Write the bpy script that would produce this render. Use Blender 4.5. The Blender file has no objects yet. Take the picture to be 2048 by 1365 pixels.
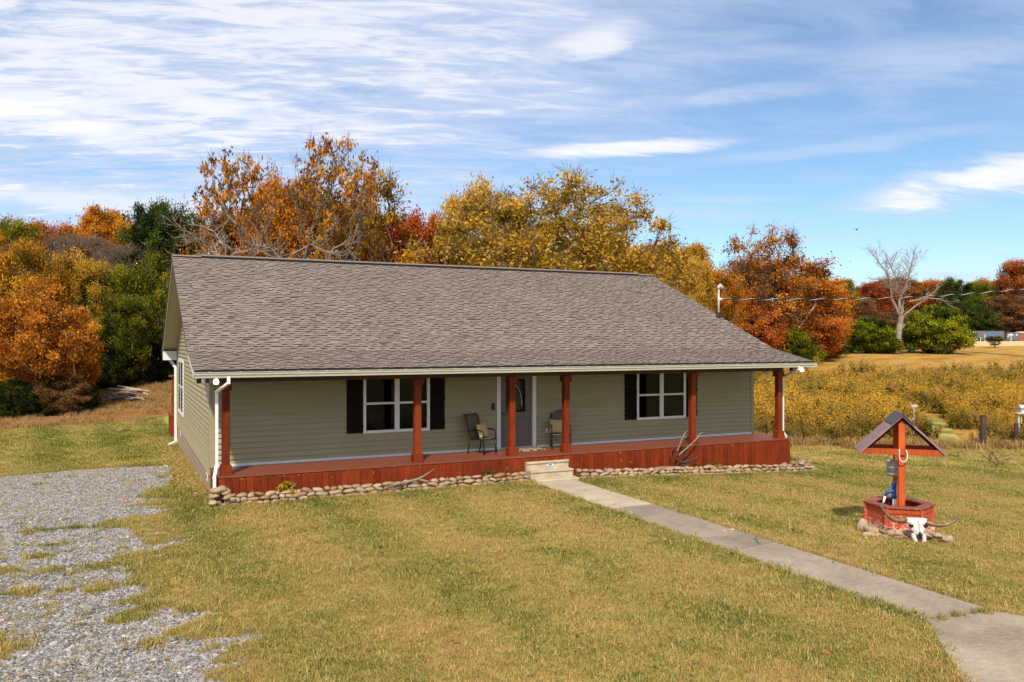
import bpy, math, random
import numpy as np
from mathutils import Vector
rnd = random.Random(7)
SC = bpy.context.scene
COL = SC.collection
R = math.radians

# ------------------------------------------------------------------ camera
CAM = np.array([-1.936, -19.565, 3.078]); YAW = 0.44378; FPX = 1637.7
cam_d = bpy.data.cameras.new('camera'); cam = bpy.data.objects.new('camera', cam_d); COL.objects.link(cam)
cam_d.sensor_width = 36.0; cam_d.lens = FPX / 2048 * 36; cam_d.clip_end = 6000
cam.location = CAM
cam.rotation_euler = (math.pi/2 - 0.0004, 0.0, -YAW)
SC.camera = cam
# ------------------------------------------------------------------ sun + sky
SUN_EL, SUN_AZ = 46.0, 30.0          # AZ: how far the shadows lean from +Y towards +X
sdir = Vector((math.sin(R(SUN_AZ))*math.cos(R(SUN_EL)), math.cos(R(SUN_AZ))*math.cos(R(SUN_EL)), -math.sin(R(SUN_EL))))
sun_d = bpy.data.lights.new('sun', 'SUN'); sun_d.energy = 4.3; sun_d.angle = R(3.0); sun_d.color = (1.0, 0.91, 0.77)
sun = bpy.data.objects.new('sun', sun_d); COL.objects.link(sun)
sun.rotation_euler = sdir.to_track_quat('-Z', 'Y').to_euler(); sun.location = (0, -20, 40)
world = bpy.data.worlds.new('World'); SC.world = world; world.use_nodes = True
SC.view_settings.view_transform = 'Standard'; SC.view_settings.look = 'None'
SC.view_settings.gamma = 1; SC.view_settings.use_curve_mapping = False
SC.view_settings.exposure = 0.15
SC.render.engine = 'CYCLES'
SC.cycles.use_denoising = True
SC.cycles.max_bounces = 6; SC.cycles.transparent_max_bounces = 12
SC.cycles.sample_clamp_indirect = 6

# ------------------------------------------------------------------ node helper
class NT:
    def __init__(s, tree): s.t = tree; s.n = tree.nodes; s.l = tree.links
    def node(s, typ, **kw):
        n = s.n.new(typ)
        for k, v in kw.items(): setattr(n, k, v)
        return n
    def put(s, sock, v):
        if isinstance(v, bpy.types.NodeSocket): s.l.new(v, sock)
        elif v is not None:
            if hasattr(sock, 'default_value'):
                if isinstance(v, (tuple, list)) and len(v) == 3 and len(sock.default_value) == 4: v = (*v, 1)
                sock.default_value = v
    def math(s, op, a, b=None, c=None, clamp=False):
        n = s.node('ShaderNodeMath', operation=op, use_clamp=clamp)
        s.put(n.inputs[0], a)
        if b is not None: s.put(n.inputs[1], b)
        if c is not None: s.put(n.inputs[2], c)
        return n.outputs[0]
    def vmath(s, op, a, b=None, out=0):
        n = s.node('ShaderNodeVectorMath', operation=op); s.put(n.inputs[0], a)
        if b is not None: s.put(n.inputs[1], b)
        return n.outputs[out]
    def noise(s, scale, detail=3, vec=None, rough=0.55, dist=0.0, out='Fac'):
        n = s.node('ShaderNodeTexNoise'); s.put(n.inputs['Scale'], scale); s.put(n.inputs['Detail'], detail)
        s.put(n.inputs['Roughness'], rough); s.put(n.inputs['Distortion'], dist)
        if vec is not None: s.put(n.inputs['Vector'], vec)
        return n.outputs[out]
    def vor(s, scale, vec=None, out='Distance', feature='F1'):
        n = s.node('ShaderNodeTexVoronoi', feature=feature); s.put(n.inputs['Scale'], scale)
        if vec is not None: s.put(n.inputs['Vector'], vec)
        return n.outputs[out]
    def ramp(s, fac, stops, interp='LINEAR'):
        n = s.node('ShaderNodeValToRGB'); s.put(n.inputs[0], fac); cr = n.color_ramp; cr.interpolation = interp
        while len(cr.elements) < len(stops): cr.elements.new(0.5)
        for e, (p, c) in zip(cr.elements, stops):
            e.position = p; e.color = (*c, 1) if isinstance(c, (tuple, list)) else (c, c, c, 1)
        return n.outputs[0]
    def mix(s, fac, a, b, mode='MIX'):
        n = s.node('ShaderNodeMix', data_type='RGBA', blend_type=mode)
        s.put(n.inputs['Factor'], fac); s.put(n.inputs['A'], a) if False else None
        s.put(n.inputs[0], fac); s.put(n.inputs[6], a); s.put(n.inputs[7], b)
        return n.outputs[2]
    def smooth(s, v, lo, hi, a=0.0, b=1.0):
        n = s.node('ShaderNodeMapRange', interpolation_type='SMOOTHSTEP')
        s.put(n.inputs[0], v); s.put(n.inputs[1], lo); s.put(n.inputs[2], hi); s.put(n.inputs[3], a); s.put(n.inputs[4], b)
        return n.outputs[0]
    def attr(s, name, typ='GEOMETRY', out='Fac'):
        n = s.node('ShaderNodeAttribute', attribute_name=name, attribute_type=typ); return n.outputs[out]
    def objco(s): return s.node('ShaderNodeTexCoord').outputs['Object']
    def pos(s): return s.node('ShaderNodeNewGeometry').outputs['Position']
    def orand(s): return s.node('ShaderNodeObjectInfo').outputs['Random']
    def map(s, vec, scale=(1, 1, 1), loc=(0, 0, 0), rot=(0, 0, 0)):
        n = s.node('ShaderNodeMapping'); s.put(n.inputs[0], vec); s.put(n.inputs[1], loc); s.put(n.inputs[2], rot); s.put(n.inputs[3], scale)
        return n.outputs[0]
    def bump(s, h, strength=0.3, dist=0.01):
        n = s.node('ShaderNodeBump'); s.put(n.inputs['Height'], h); s.put(n.inputs['Strength'], strength); s.put(n.inputs['Distance'], dist)
        return n.outputs[0]

MATS = {}
def material(name, fn):
    m = bpy.data.materials.new(name); m.use_nodes = True
    t = NT(m.node_tree); bs = t.n['Principled BSDF']
    fn(t, bs); MATS[name] = m
    return m
def simple(name, c, rough=0.6, var=0.12, scale=8, metal=0.0, bump=0.0, stretch=(1, 1, 1), spec=0.4, objvar=0.0, bscale=60):
    def fn(t, b):
        co = t.map(t.objco(), scale=stretch)
        n = t.noise(scale, 4, co)
        dark = tuple(x*(1-var*1.6) for x in c); lite = tuple(min(1, x*(1+var)) for x in c)
        col = t.ramp(n, [(0.3, dark), (0.7, lite)])
        if objvar:
            v = t.math('MULTIPLY_ADD', t.orand(), 2*objvar, 1-objvar)
            col = t.mix(1.0, col, t.ramp(t.orand(), [(0, tuple([1-objvar]*3)), (1, tuple([1.0]*3))]), 'MULTIPLY')
        t.put(b.inputs['Base Color'], col); t.put(b.inputs['Roughness'], rough); t.put(b.inputs['Metallic'], metal)
        t.put(b.inputs['Specular IOR Level'], spec)
        if bump: t.put(b.inputs['Normal'], t.bump(t.noise(bscale, 3, co), bump, 0.01))
    return material(name, fn)

# world: Nishita sky with high thin cloud over it
def build_world():
    t = NT(world.node_tree); bg = t.n['Background']
    sky = t.node('ShaderNodeTexSky', sky_type='NISHITA', sun_disc=False)
    sky.sun_elevation = R(SUN_EL); sky.sun_rotation = math.atan2(-sdir.x, -sdir.y)
    sky.air_density = 1.0; sky.dust_density = 0.4; sky.ozone_density = 1.6; sky.altitude = 200
    D = t.node('ShaderNodeTexCoord').outputs['Generated']
    sep = t.node('ShaderNodeSeparateXYZ'); t.put(sep.inputs[0], D)
    x, y, z = sep.outputs
    zz = t.math('ADD', t.math('MAXIMUM', z, 0.0), 0.13)
    comb = t.node('ShaderNodeCombineXYZ'); t.put(comb.inputs[0], t.math('DIVIDE', x, zz)); t.put(comb.inputs[1], t.math('DIVIDE', y, zz))
    P = t.map(comb.outputs[0], rot=(0, 0, YAW - 0.12))       # cloud sheet seen in perspective
    az = t.math('SUBTRACT', t.math('ARCTAN2', x, y), YAW)     # + to the right of the view
    el = t.math('ARCSINE', z)
    big = t.noise(0.55, 5, t.map(P, scale=(0.8, 1.5, 1)), rough=0.55, dist=0.5)
    mid = t.noise(2.1, 7, t.map(P, scale=(0.8, 1.7, 1)), rough=0.62, dist=0.6)
    rip = t.noise(7.5, 4, t.map(P, scale=(0.7, 2.4, 1), rot=(0, 0, 0.25)), rough=0.6, dist=0.6)
    left = t.smooth(az, 0.42, -0.42)                          # the sheet thickens to the left
    high = t.smooth(el, 0.10, 0.32)
    dens = t.math('ADD', t.math('MULTIPLY', left, 0.56), t.math('MULTIPLY', high, 0.42))
    dens = t.math('ADD', dens, t.math('MULTIPLY', t.math('SUBTRACT', big, 0.5), 2.1))
    dens = t.math('ADD', dens, t.math('MULTIPLY', t.math('SUBTRACT', mid, 0.5), 1.3))
    dens = t.math('ADD', dens, t.math('MULTIPLY', t.math('MULTIPLY', t.math('SUBTRACT', rip, 0.5), 1.5), t.math('ADD', left, 0.2)))
    sheet = t.smooth(dens, -0.10, 1.02, 0.0, 0.82)
    def wisp(a0, e0, wa, we, tilt, k):
        da = t.math('SUBTRACT', az, a0); de = t.math('SUBTRACT', el, e0)
        de = t.math('SUBTRACT', de, t.math('MULTIPLY', da, tilt))
        de = t.math('ADD', de, t.math('MULTIPLY', t.math('SUBTRACT', mid, 0.5), we*2.6))
        q = t.math('ADD', t.math('POWER', t.math('ABSOLUTE', t.math('DIVIDE', da, wa)), 2.0), t.math('POWER', t.math('ABSOLUTE', t.math('DIVIDE', de, we)), 2.0))
        q = t.math('ADD', q, t.math('MULTIPLY', t.math('SUBTRACT', rip, 0.5), 0.8))
        return t.smooth(q, 1.5, 0.0, 0.0, k)
    ws = [wisp(0.13, 0.228, 0.15, 0.012, 0.03, .95), wisp(0.53, 0.168, 0.15, 0.024, 0.12, 1.0), wisp(0.28, 0.278, 0.10, 0.012, 0.0, .7),
          wisp(0.09, 0.345, 0.09, 0.030, 0.25, .85), wisp(-0.32, 0.262, 0.22, 0.014, -0.05, .9), wisp(-0.55, 0.24, 0.16, 0.035, 0.0, 1.0),
          wisp(0.25, 0.166, 0.09, 0.005, -0.05, .4), wisp(-0.42, 0.15, 0.40, 0.020, 0.0, .75), wisp(0.36, 0.117, 0.07, 0.004, 0.02, .4),
          wisp(0.46, 0.30, 0.16, 0.022, -.06, .5), wisp(0.36, 0.215, 0.20, 0.010, 0.05, .4)]
    w = ws[0]
    for q in ws[1:]: w = t.math('MAXIMUM', w, q)
    w = t.math('MULTIPLY', w, t.smooth(mid, 0.25, 0.55, 0.45, 1.0))
    cov = t.math('MAXIMUM', sheet, w)
    hz = t.smooth(el, 0.11, 0.0, 0.0, 0.25)                    # pale towards the horizon
    cov = t.math('MAXIMUM', cov, hz)
    bright = t.math('MAXIMUM', t.smooth(w, 0.3, 1.0), t.smooth(t.math('ADD', dens, t.math('MULTIPLY', rip, 0.5)), 0.95, 1.5))
    cc = t.mix(bright, (6.2, 6.9, 8.8), (9.3, 9.2, 9.5))
    skyc = t.mix(1.0, sky.outputs[0], (1.06, 1.25, 1.36), 'MULTIPLY')
    col = t.mix(cov, skyc, cc)
    t.put(bg.inputs[0], col); t.put(bg.inputs[1], 0.1)
build_world()

# ------------------------------------------------------------------ terrain
def sstep(x, a, b):
    u = np.clip((x-a)/(b-a), 0, 1); return u*u*(3-2*u)
def dr(X, Y):
    s, c = math.sin(YAW), math.cos(YAW)
    return (X-CAM[0])*s+(Y-CAM[1])*c, (X-CAM[0])*c-(Y-CAM[1])*s
def hterr(X, Y):
    X = np.asarray(X, float); Y = np.asarray(Y, float)
    d, r = dr(X, Y); q = r/np.maximum(d, 1)
    zn = -0.6-0.045*np.clip(X-8, 0, 9)-0.028*np.clip(Y, 0, 15)*(1-np.clip(X/17, 0, 1))
    Rr = np.interp(d, [30, 45, 70, 130, 220, 400, 2000], [-1.0, -.9, -.4, 1.35, 3.3, 6, 8])
    Ll = np.interp(d, [40, 50, 60, 100, 200, 400, 2000], [-1.0, -.5, .1, 3, 9, 15, 15])
    w = sstep(q, -.3, .22)
    far = Ll*(1-w)+Rr*w
    k = sstep(d, 29, 46)
    und = 0.03*np.sin(X*.55+1)*np.cos(Y*.43)*sstep(d, 24, 40)
    return zn*(1-k)+far*k+und
def hz(x, y): return float(hterr(x, y))
def ground_at(px, dep, dz=0.0):
    """a spot on the ground: bearing given as photo column, distance as metres along the view"""
    r = (px-1024)/FPX*dep; s, c = math.sin(YAW), math.cos(YAW)
    x = CAM[0]+dep*s+r*c; y = CAM[1]+dep*c-r*s
    return Vector((x, y, hz(x, y)+dz))
def point_at(px, py, dep):
    p = ground_at(px, dep); p.z = CAM[2]-(py-683)/FPX*dep-(px-1024)/FPX*dep*0.0; return p
# value noise in numpy, shared by the ground mesh and the scatters
_rs = np.random.RandomState(3); _G = _rs.rand(256, 256)
def vn(x, y):
    xi = np.floor(x).astype(int); yi = np.floor(y).astype(int); fx = x-xi; fy = y-yi
    fx = fx*fx*(3-2*fx); fy = fy*fy*(3-2*fy)
    g = lambda a, b: _G[a % 256, b % 256]
    return (g(xi, yi)*(1-fx)+g(xi+1, yi)*fx)*(1-fy)+(g(xi, yi+1)*(1-fx)+g(xi+1, yi+1)*fx)*fy
def fbm(x, y, o=4):
    v = 0; a = .5
    for i in range(o): v = v+a*vn(x*2**i+17*i, y*2**i+31*i); a *= .5
    return v/(1-.5**o)
def gravel_mask(X, Y):
    edge = np.interp(Y, [-14, -9.9, -6.6, -3.3, -.7, 1.2, 2.7, 4.7, 6.4, 8.6], [-.45, -.7, -.85, -1.0, -.9, -1.3, -1.3, -.6, -.25, -.5])
    back = 8.55-np.clip(-X-3, 0, 20)*.22-np.clip(X+1.3, 0, 5)**2*.9
    s, c = math.sin(.25), math.cos(.25); U = X*c+Y*s; V = -X*s+Y*c
    n = fbm(U*1.1+9, V*1.9+4, 5)-.5; n2 = fbm(X*3.1, Y*3.1, 3)-.5
    m = sstep(edge+.35-X, -.9, 1.5)
    m = np.minimum(m, sstep(back-Y, -.25, .35)*1.0+.0)
    hump = np.exp(-((X+3.7+.10*(Y+3))/1.0)**2)*sstep(-Y, -.5, 2.5)*.17         # grass between the tracks
    near = sstep(-Y, -3.0, 3.0)
    v = m*(1.0)-hump-near*.20*(1-sstep(edge-X, .2, 3.2)) + n*(.75+.95*near)+n2*.55*(.5+near)
    return np.where(m <= 0.001, -.5, v-.5)       # >0 gravel
def lawn_edge(X, Y):
    """>0 outside the mown lawn (rough grass or field)"""
    d, r = dr(X, Y); q = r/np.maximum(d, 1)
    L = (Y-(26.4+.30*X-.012*X*X*(X<0)))/2.0 + (fbm(X*.5, Y*.5)-.5)*.8
    Rg = (d-(32.2-1.2*sstep(q, .25, .6)))/2.0+(fbm(X*.6, Y*.6)-.5)*1.6
    w = sstep(q, -.1, .15)
    return L*(1-w)+Rg*w
def green_zone(X, Y):
    return -.085*sstep(Y, -2.6, -.9)*(X > -1)*(X < 19)*(Y < 2)-.075*sstep(Y, 8, 14)*(X < 3)
def track(X, Y):
    """the mown green track into the weeds, right of the well"""
    d, r = dr(X, Y)
    rc = np.interp(d, [30, 33, 36, 42, 50, 60], [16.6, 17.6, 18.9, 21.5, 25.0, 29])
    return np.exp(-((r-rc)/.7)**4)*sstep(d, 30.5, 33)*(1-sstep(d, 41, 46))

def axis(lo, hi, step, out_lo, out_hi):
    a = list(np.arange(lo, hi+1e-6, step)); s = step; x = hi
    while x < out_hi: s *= 1.13; x += s; a.append(x)
    s = step; x = lo; b = []
    while x > out_lo: s *= 1.13; x -= s; b.append(x)
    return np.array(b[::-1]+a)
def new_mesh(name, V, F, smooth=False):
    me = bpy.data.meshes.new(name); V = np.asarray(V, np.float32)
    if isinstance(F, np.ndarray):
        nf, k = F.shape
        me.vertices.add(len(V)); me.vertices.foreach_set('co', V.ravel())
        me.loops.add(nf*k); me.loops.foreach_set('vertex_index', F.ravel().astype(np.int32))
        me.polygons.add(nf); me.polygons.foreach_set('loop_start', np.arange(0, nf*k, k, dtype=np.int32))
        me.update(calc_edges=True)
    else:
        me.from_pydata([tuple(map(float, v)) for v in V], [], F); me.update()
    if smooth: me.polygons.foreach_set('use_smooth', [True]*len(me.polygons))
    return me
def obj(name, me, mat=None, parent=None, loc=(0, 0, 0), rot=(0, 0, 0), scl=(1, 1, 1)):
    o = bpy.data.objects.new(name, me); COL.objects.link(o)
    if mat is not None and me is not None and len(me.materials) == 0: me.materials.append(mat)
    if parent is not None: o.parent = parent
    o.location = loc; o.rotation_euler = rot; o.scale = scl
    return o
def tag(o, label=None, cat=None, group=None, kind=None):
    if label: o['label'] = label
    if cat: o['category'] = cat
    if group: o['group'] = group
    if kind: o['kind'] = kind
    return o
def thing(name, label, cat, loc=(0, 0, 0), rotz=0.0, group=None, scl=1.0):
    o = bpy.data.objects.new(name, None); COL.objects.link(o); o.location = loc; o.rotation_euler = (0, 0, rotz)
    o.scale = (scl, scl, scl) if not isinstance(scl, tuple) else scl
    o.empty_display_size = .2
    return tag(o, label, cat, group)
def fattr(me, name, vals, domain='FACE'):
    a = me.attributes.new(name, 'FLOAT', domain); a.data.foreach_set('value', np.asarray(vals, np.float32))

# ---- shared grass colouring, by place on the ground, so blades and soil agree
def grass_colour(t, tone=None, dry=None):
    p = t.vmath('MULTIPLY', t.pos(), (1, 1, 0))
    a = t.noise(0.42, 5, p, rough=0.6, dist=0.6); b = t.noise(2.1, 4, p, rough=0.6); c = t.noise(5.0, 5, p, rough=.65)
    v = t.math('ADD', t.math('MULTIPLY', a, 0.50), t.math('MULTIPLY', b, 0.32)); v = t.math('ADD', v, t.math('MULTIPLY', c, 0.26))
    if tone is not None: v = t.math('ADD', v, t.math('MULTIPLY', t.math('SUBTRACT', tone, 0.5), 0.42))
    if dry is not None: v = t.math('ADD', v, dry)
    v = t.math('ADD', v, 0.014)
    wob = t.math('MULTIPLY', t.math('SUBTRACT', t.noise(.25, 2, p), .5), 2.0)
    st = t.math('SINE', t.math('ADD', t.vmath('DOT_PRODUCT', p, (2.55, .22, 0), out='Value'), wob))      # mower passes run out from the house
    v = t.math('ADD', v, t.math('MULTIPLY', t.math('MULTIPLY', st, t.math('ADD', .3, b)), 0.07))
    return t.ramp(v, [(0.26, (.09, .12, .022)), (0.36, (.20, .215, .038)), (0.44, (.34, .315, .066)), (0.52, (.48, .40, .115)), (0.60, (.62, .47, .185)), (0.72, (.58, .36, .14)), (0.9, (.36, .20, .08))])

def build_ground():
    xs = axis(-9.0, 31.0, 0.16, -1500, 1500); ys = axis(-15.5, 30.0, 0.16, -300, 2200)
    X, Y = np.meshgrid(xs, ys); Z = hterr(X, Y)
    g = gravel_mask(X, Y); le = lawn_edge(X, Y); tr = track(X, Y)
    # walkway and house pad are cut in slightly so that nothing pokes through
    d, r = dr(X, Y)
    Z = Z - 0.02*(g > 0)
    pad = (X > .1) & (X < 16.9) & (Y > .1) & (Y < 17)
    Z = np.where(pad, np.minimum(Z, -1.0), Z)
    V = np.stack([X, Y, Z], -1).reshape(-1, 3)
    nx, ny = len(xs), len(ys); i = np.arange(nx*ny).reshape(ny, nx)
    F = np.stack([i[:-1, :-1], i[:-1, 1:], i[1:, 1:], i[1:, :-1]], -1).reshape(-1, 4)
    me = new_mesh('ground', V, F, True)
    fattr(me, 'gravel', g.ravel(), 'POINT'); fattr(me, 'rough', np.clip(le*(1-tr*1.3)-.2*tr, -1, 1).ravel(), 'POINT')
    fattr(me, 'right', sstep(r/np.maximum(d, 1), -.1, .15).ravel(), 'POINT')
    fattr(me, 'dist', d.ravel(), 'POINT'); fattr(me, 'greener', (green_zone(X, Y)-.10*tr).ravel(), 'POINT')
    def fn(t, b):
        p = t.vmath('MULTIPLY', t.pos(), (1, 1, 0))
        fine = t.noise(70, 2, p); f2 = t.noise(22, 3, p)
        dist = t.attr('dist'); right = t.attr('right')
        grass = grass_colour(t, tone=f2, dry=t.math('ADD', t.smooth(t.attr('rough'), -3.0, 0.3, 0.0, 0.05), t.math('ADD', t.attr('greener'), t.smooth(dist, 18, 36, -0.03, -0.06))))
        grass = t.mix(1.0, grass, t.ramp(fine, [(0.3, .45), (0.6, 1.0)]), 'MULTIPLY')
        # gravel
        vd = t.vor(26, p); vc = t.vor(26, p, out='Color')
        gv = t.ramp(t.math('ADD', t.math('MULTIPLY', vc, 0.6), t.math('MULTIPLY', f2, 0.4)), [(0.2, (.16, .142, .130)), (0.5, (.29, .262, .242)), (0.8, (.40, .365, .34))])
        gv = t.mix(1.0, gv, t.ramp(vd, [(0.25, 1.0), (0.75, .55)]), 'MULTIPLY')
        gm = t.smooth(t.math('ADD', t.attr('gravel'), t.math('MULTIPLY', t.math('SUBTRACT', t.noise(9, 5, p, rough=.7), 0.5), 1.1)), -0.12, 0.12)
        # rough grass and field
        ps = t.map(p, scale=(1, 1, 1), rot=(0, 0, -YAW)); pst = t.map(ps, scale=(.25, 1, 1))
        rn = t.math('ADD', t.math('MULTIPLY', t.noise(.35, 6, pst, rough=.7), .6), t.math('MULTIPLY', t.noise(4, 5, pst, rough=.7), .4))
        rl = t.ramp(rn, [(0.3, (.11, .055, .018)), (0.45, (.24, .11, .032)), (0.6, (.36, .18, .058)), (0.75, (.26, .15, .045))])
        rr = t.ramp(rn, [(0.36, (.22, .11, .022)), (0.46, (.38, .20, .038)), (0.56, (.50, .28, .062)), (0.68, (.30, .22, .05))])
        band = t.smooth(dist, 158, 165); band2 = t.smooth(dist, 205, 215)
        rr = t.mix(t.math('MULTIPLY', t.math('MULTIPLY', band, t.math('SUBTRACT', 1.0, band2)), .8), rr, (.70, .52, .26))
        rough = t.mix(right, rl, rr)
        rm = t.smooth(t.math('ADD', t.attr('rough'), t.math('MULTIPLY', t.math('SUBTRACT', t.noise(1.5, 4, p), .5), .5)), -.15, .3)
        col = t.mix(rm, grass, rough); col = t.mix(gm, col, gv)
        t.put(b.inputs['Base Color'], col); t.put(b.inputs['Roughness'], 0.95); t.put(b.inputs['Specular IOR Level'], 0.1)
        h = t.math('ADD', t.math('MULTIPLY', t.noise(45, 3, p), .6), t.math('MULTIPLY', vd, gm))
        t.put(b.inputs['Normal'], t.bump(h, 0.8, 0.03))
    o = obj('ground', me, material('ground', fn)); tag(o, kind='structure')
build_ground()

# ------------------------------------------------------------------ mesh builder
class MB:
    def __init__(s): s.v = []; s.f = []
    def box(s, x0, x1, y0, y1, z0, z1):
        n = len(s.v); s.v += [(x0, y0, z0), (x1, y0, z0), (x1, y1, z0), (x0, y1, z0), (x0, y0, z1), (x1, y0, z1), (x1, y1, z1), (x0, y1, z1)]
        s.f += [tuple(n+i for i in q) for q in ((0, 3, 2, 1), (4, 5, 6, 7), (0, 1, 5, 4), (1, 2, 6, 5), (2, 3, 7, 6), (3, 0, 4, 7))]; return s
    def prism(s, pts, ext, ax='x', a=0.0):
        """pts: closed 2D outline in the plane across axis ax, extruded from a to a+ext"""
        n = len(s.v); k = len(pts)
        def P(u, w, e): return {'x': (e, u, w), 'y': (u, e, w), 'z': (u, w, e)}[ax]
        s.v += [P(u, w, a) for u, w in pts]+[P(u, w, a+ext) for u, w in pts]
        s.f.append(tuple(n+i for i in range(k))[::-1]); s.f.append(tuple(n+k+i for i in range(k)))
        s.f += [(n+i, n+(i+1) % k, n+k+(i+1) % k, n+k+i) for i in range(k)]; return s
    def beam(s, a, b, w, h=None, up=(0, 0, 1)):
        h = h or w; a = Vector(a); b = Vector(b); d = (b-a).normalized(); u = Vector(up)
        if abs(d.dot(u)) > .95: u = Vector((0, 1, 0))
        sx = d.cross(u).normalized(); sz = sx.cross(d).normalized(); n = len(s.v)
        for p in (a, b):
            for i, j in ((-1, -1), (1, -1), (1, 1), (-1, 1)): s.v.append(tuple(p+sx*i*w/2+sz*j*h/2))
        s.f += [tuple(n+i for i in q) for q in ((0, 1, 2, 3), (7, 6, 5, 4), (0, 4, 5, 1), (1, 5, 6, 2), (2, 6, 7, 3), (3, 7, 4, 0))]; return s
    def tube(s, pts, r, n=8, caps=True):
        pts = [Vector(p) for p in pts]; rr = r if isinstance(r, (list, tuple)) else [r]*len(pts); base = len(s.v); prev = None
        for i, p in enumerate(pts):
            d = (pts[min(i+1, len(pts)-1)]-pts[max(i-1, 0)]).normalized()
            u = prev if prev is not None else (Vector((0, 0, 1)) if abs(d.z) < .9 else Vector((1, 0, 0)))
            sx = d.cross(u).normalized(); sy = sx.cross(d).normalized(); prev = sy
            for k in range(n):
                a = 2*math.pi*k/n; s.v.append(tuple(p+(sx*math.cos(a)+sy*math.sin(a))*rr[i]))
        for i in range(len(pts)-1):
            for k in range(n):
                a = base+i*n+k; b = base+i*n+(k+1) % n; s.f.append((a, b, b+n, a+n))
        if caps: s.f.append(tuple(base+k for k in range(n))[::-1]); s.f.append(tuple(base+(len(pts)-1)*n+k for k in range(n)))
        return s
    def lathe(s, prof, n=16, c=(0, 0, 0)):
        base = len(s.v)
        for r, z in prof:
            for k in range(n): a = 2*math.pi*k/n; s.v.append((c[0]+r*math.cos(a), c[1]+r*math.sin(a), c[2]+z))
        for i in range(len(prof)-1):
            for k in range(n):
                a = base+i*n+k; b = base+i*n+(k+1) % n; s.f.append((a, b, b+n, a+n))
        return s
    def quad(s, *p): n = len(s.v); s.v += [tuple(q) for q in p]; s.f.append(tuple(range(n, n+len(p)))); return s
    def mesh(s, name, smooth=False, bevel=0): 
        me = new_mesh(name, s.v, s.f, smooth)
        if bevel:
            import bmesh
            bm = bmesh.new(); bm.from_mesh(me); bmesh.ops.bevel(bm, geom=bm.edges[:], offset=bevel, segments=1, affect='EDGES'); bm.to_mesh(me); bm.free()
        return me
    def build(s, name, mat, parent=None, smooth=False, bevel=0, **kw): return obj(name, s.mesh(name, smooth, bevel), mat, parent, **kw)
def bez(p0, p1, p2, p3, n=10):
    out = []
    for i in range(n+1):
        u = i/n; out.append(tuple(Vector(p0)*(1-u)**3+Vector(p1)*3*u*(1-u)**2+Vector(p2)*3*u*u*(1-u)+Vector(p3)*u**3))
    return out

# ------------------------------------------------------------------ materials
M = {}
def siding_m(t, b):
    n = t.noise(3, 4, t.map(t.pos(), scale=(.4, .4, 2))); f = t.noise(120, 2, t.map(t.pos(), scale=(.15, .15, 1)))
    col = t.ramp(t.math('ADD', t.math('MULTIPLY', n, .7), t.math('MULTIPLY', f, .3)), [(.3, (.325, .275, .145)), (.7, (.39, .335, .185))])
    col = t.mix(1.0, col, t.ramp(t.orand(), [(0, .93), (1, 1.0)]), 'MULTIPLY')
    t.put(b.inputs['Base Color'], col); t.put(b.inputs['Roughness'], .55); t.put(b.inputs['Normal'], t.bump(f, .15, .004))
M['siding'] = material('vinyl_siding', siding_m)
def stain(name, c, wear=.25):
    def fn(t, b):
        co = t.pos(); g = t.noise(9, 5, t.map(co, scale=(3.5, 3.5, .35)), rough=.65); big = t.noise(1.8, 5, co, rough=.65)
        v = t.math('ADD', t.math('MULTIPLY', g, .55), t.math('MULTIPLY', big, .45)); v = t.math('ADD', v, t.math('MULTIPLY', t.math('SUBTRACT', t.orand(), .5), .24))
        col = t.ramp(v, [(.28, tuple(x*.45 for x in c)), (.5, c), (.72, tuple(min(1, x*1.45) for x in c))])
        chips = t.smooth(t.noise(11, 5, t.map(co, scale=(1, 1, .6)), rough=.7), .70-wear*.1, .76-wear*.1)
        col = t.mix(t.math('MULTIPLY', chips, wear), col, (.55, .34, .22))
        t.put(b.inputs['Base Color'], col); t.put(b.inputs['Roughness'], .62); t.put(b.inputs['Specular IOR Level'], .18); t.put(b.inputs['Normal'], t.bump(g, .4, .008))
    return material(name, fn)
M['stain'] = stain('red_stained_wood', (.19, .027, .005), .6)
M['post'] = stain('red_post_wood', (.185, .028, .005), .08)
M['well'] = stain('orange_red_painted_wood', (.43, .075, .018), .15)
def deck_m(t, b):
    co = t.pos(); g = t.noise(6, 4, t.map(co, scale=(.5, 5, 5)))
    v = t.math('ADD', g, t.math('MULTIPLY', t.math('SUBTRACT', t.orand(), .5), .1))
    t.put(b.inputs['Base Color'], t.ramp(v, [(.3, (.17, .042, .020)), (.7, (.26, .074, .034))])); t.put(b.inputs['Roughness'], .5)
    t.put(b.inputs['Normal'], t.bump(g, .2, .005))
M['deck'] = material('deck_stain', deck_m)
M['white'] = simple('white_vinyl', (.78, .77, .74), .45, .05)
M['gutter'] = simple('cream_aluminium', (.58, .53, .41), .4, .05)
M['soffit'] = simple('beige_soffit', (.42, .40, .30), .6, .05)
M['shutter'] = simple('dark_brown_shutter', (.013, .008, .007), .75, .2, spec=.08)
M['black'] = simple('black_metal', (.012, .012, .013), .4, .2)
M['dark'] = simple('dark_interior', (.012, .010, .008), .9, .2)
M['blind'] = simple('blind_slat', (.05, .045, .034), .6, .1)
M['foundation'] = simple('block_foundation', (.36, .265, .17), .9, .2, 3, bump=.5, objvar=.1)
M['concrete'] = simple('cast_concrete', (.50, .415, .29), .85, .14, 5, bump=.3)
M['door'] = simple('taupe_door', (.16, .125, .10), .5, .06)
M['galv'] = simple('galvanised_steel', (.50, .52, .53), .5, .2, 12, metal=.05)
M['bone'] = simple('bleached_bone', (.60, .56, .50), .75, .2, 10, bump=.3)
M['rope'] = simple('pale_rope', (.72, .64, .5), .9, .1)
M['blue'] = simple('blue_paint', (.010, .07, .30), .4, .15)
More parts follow.
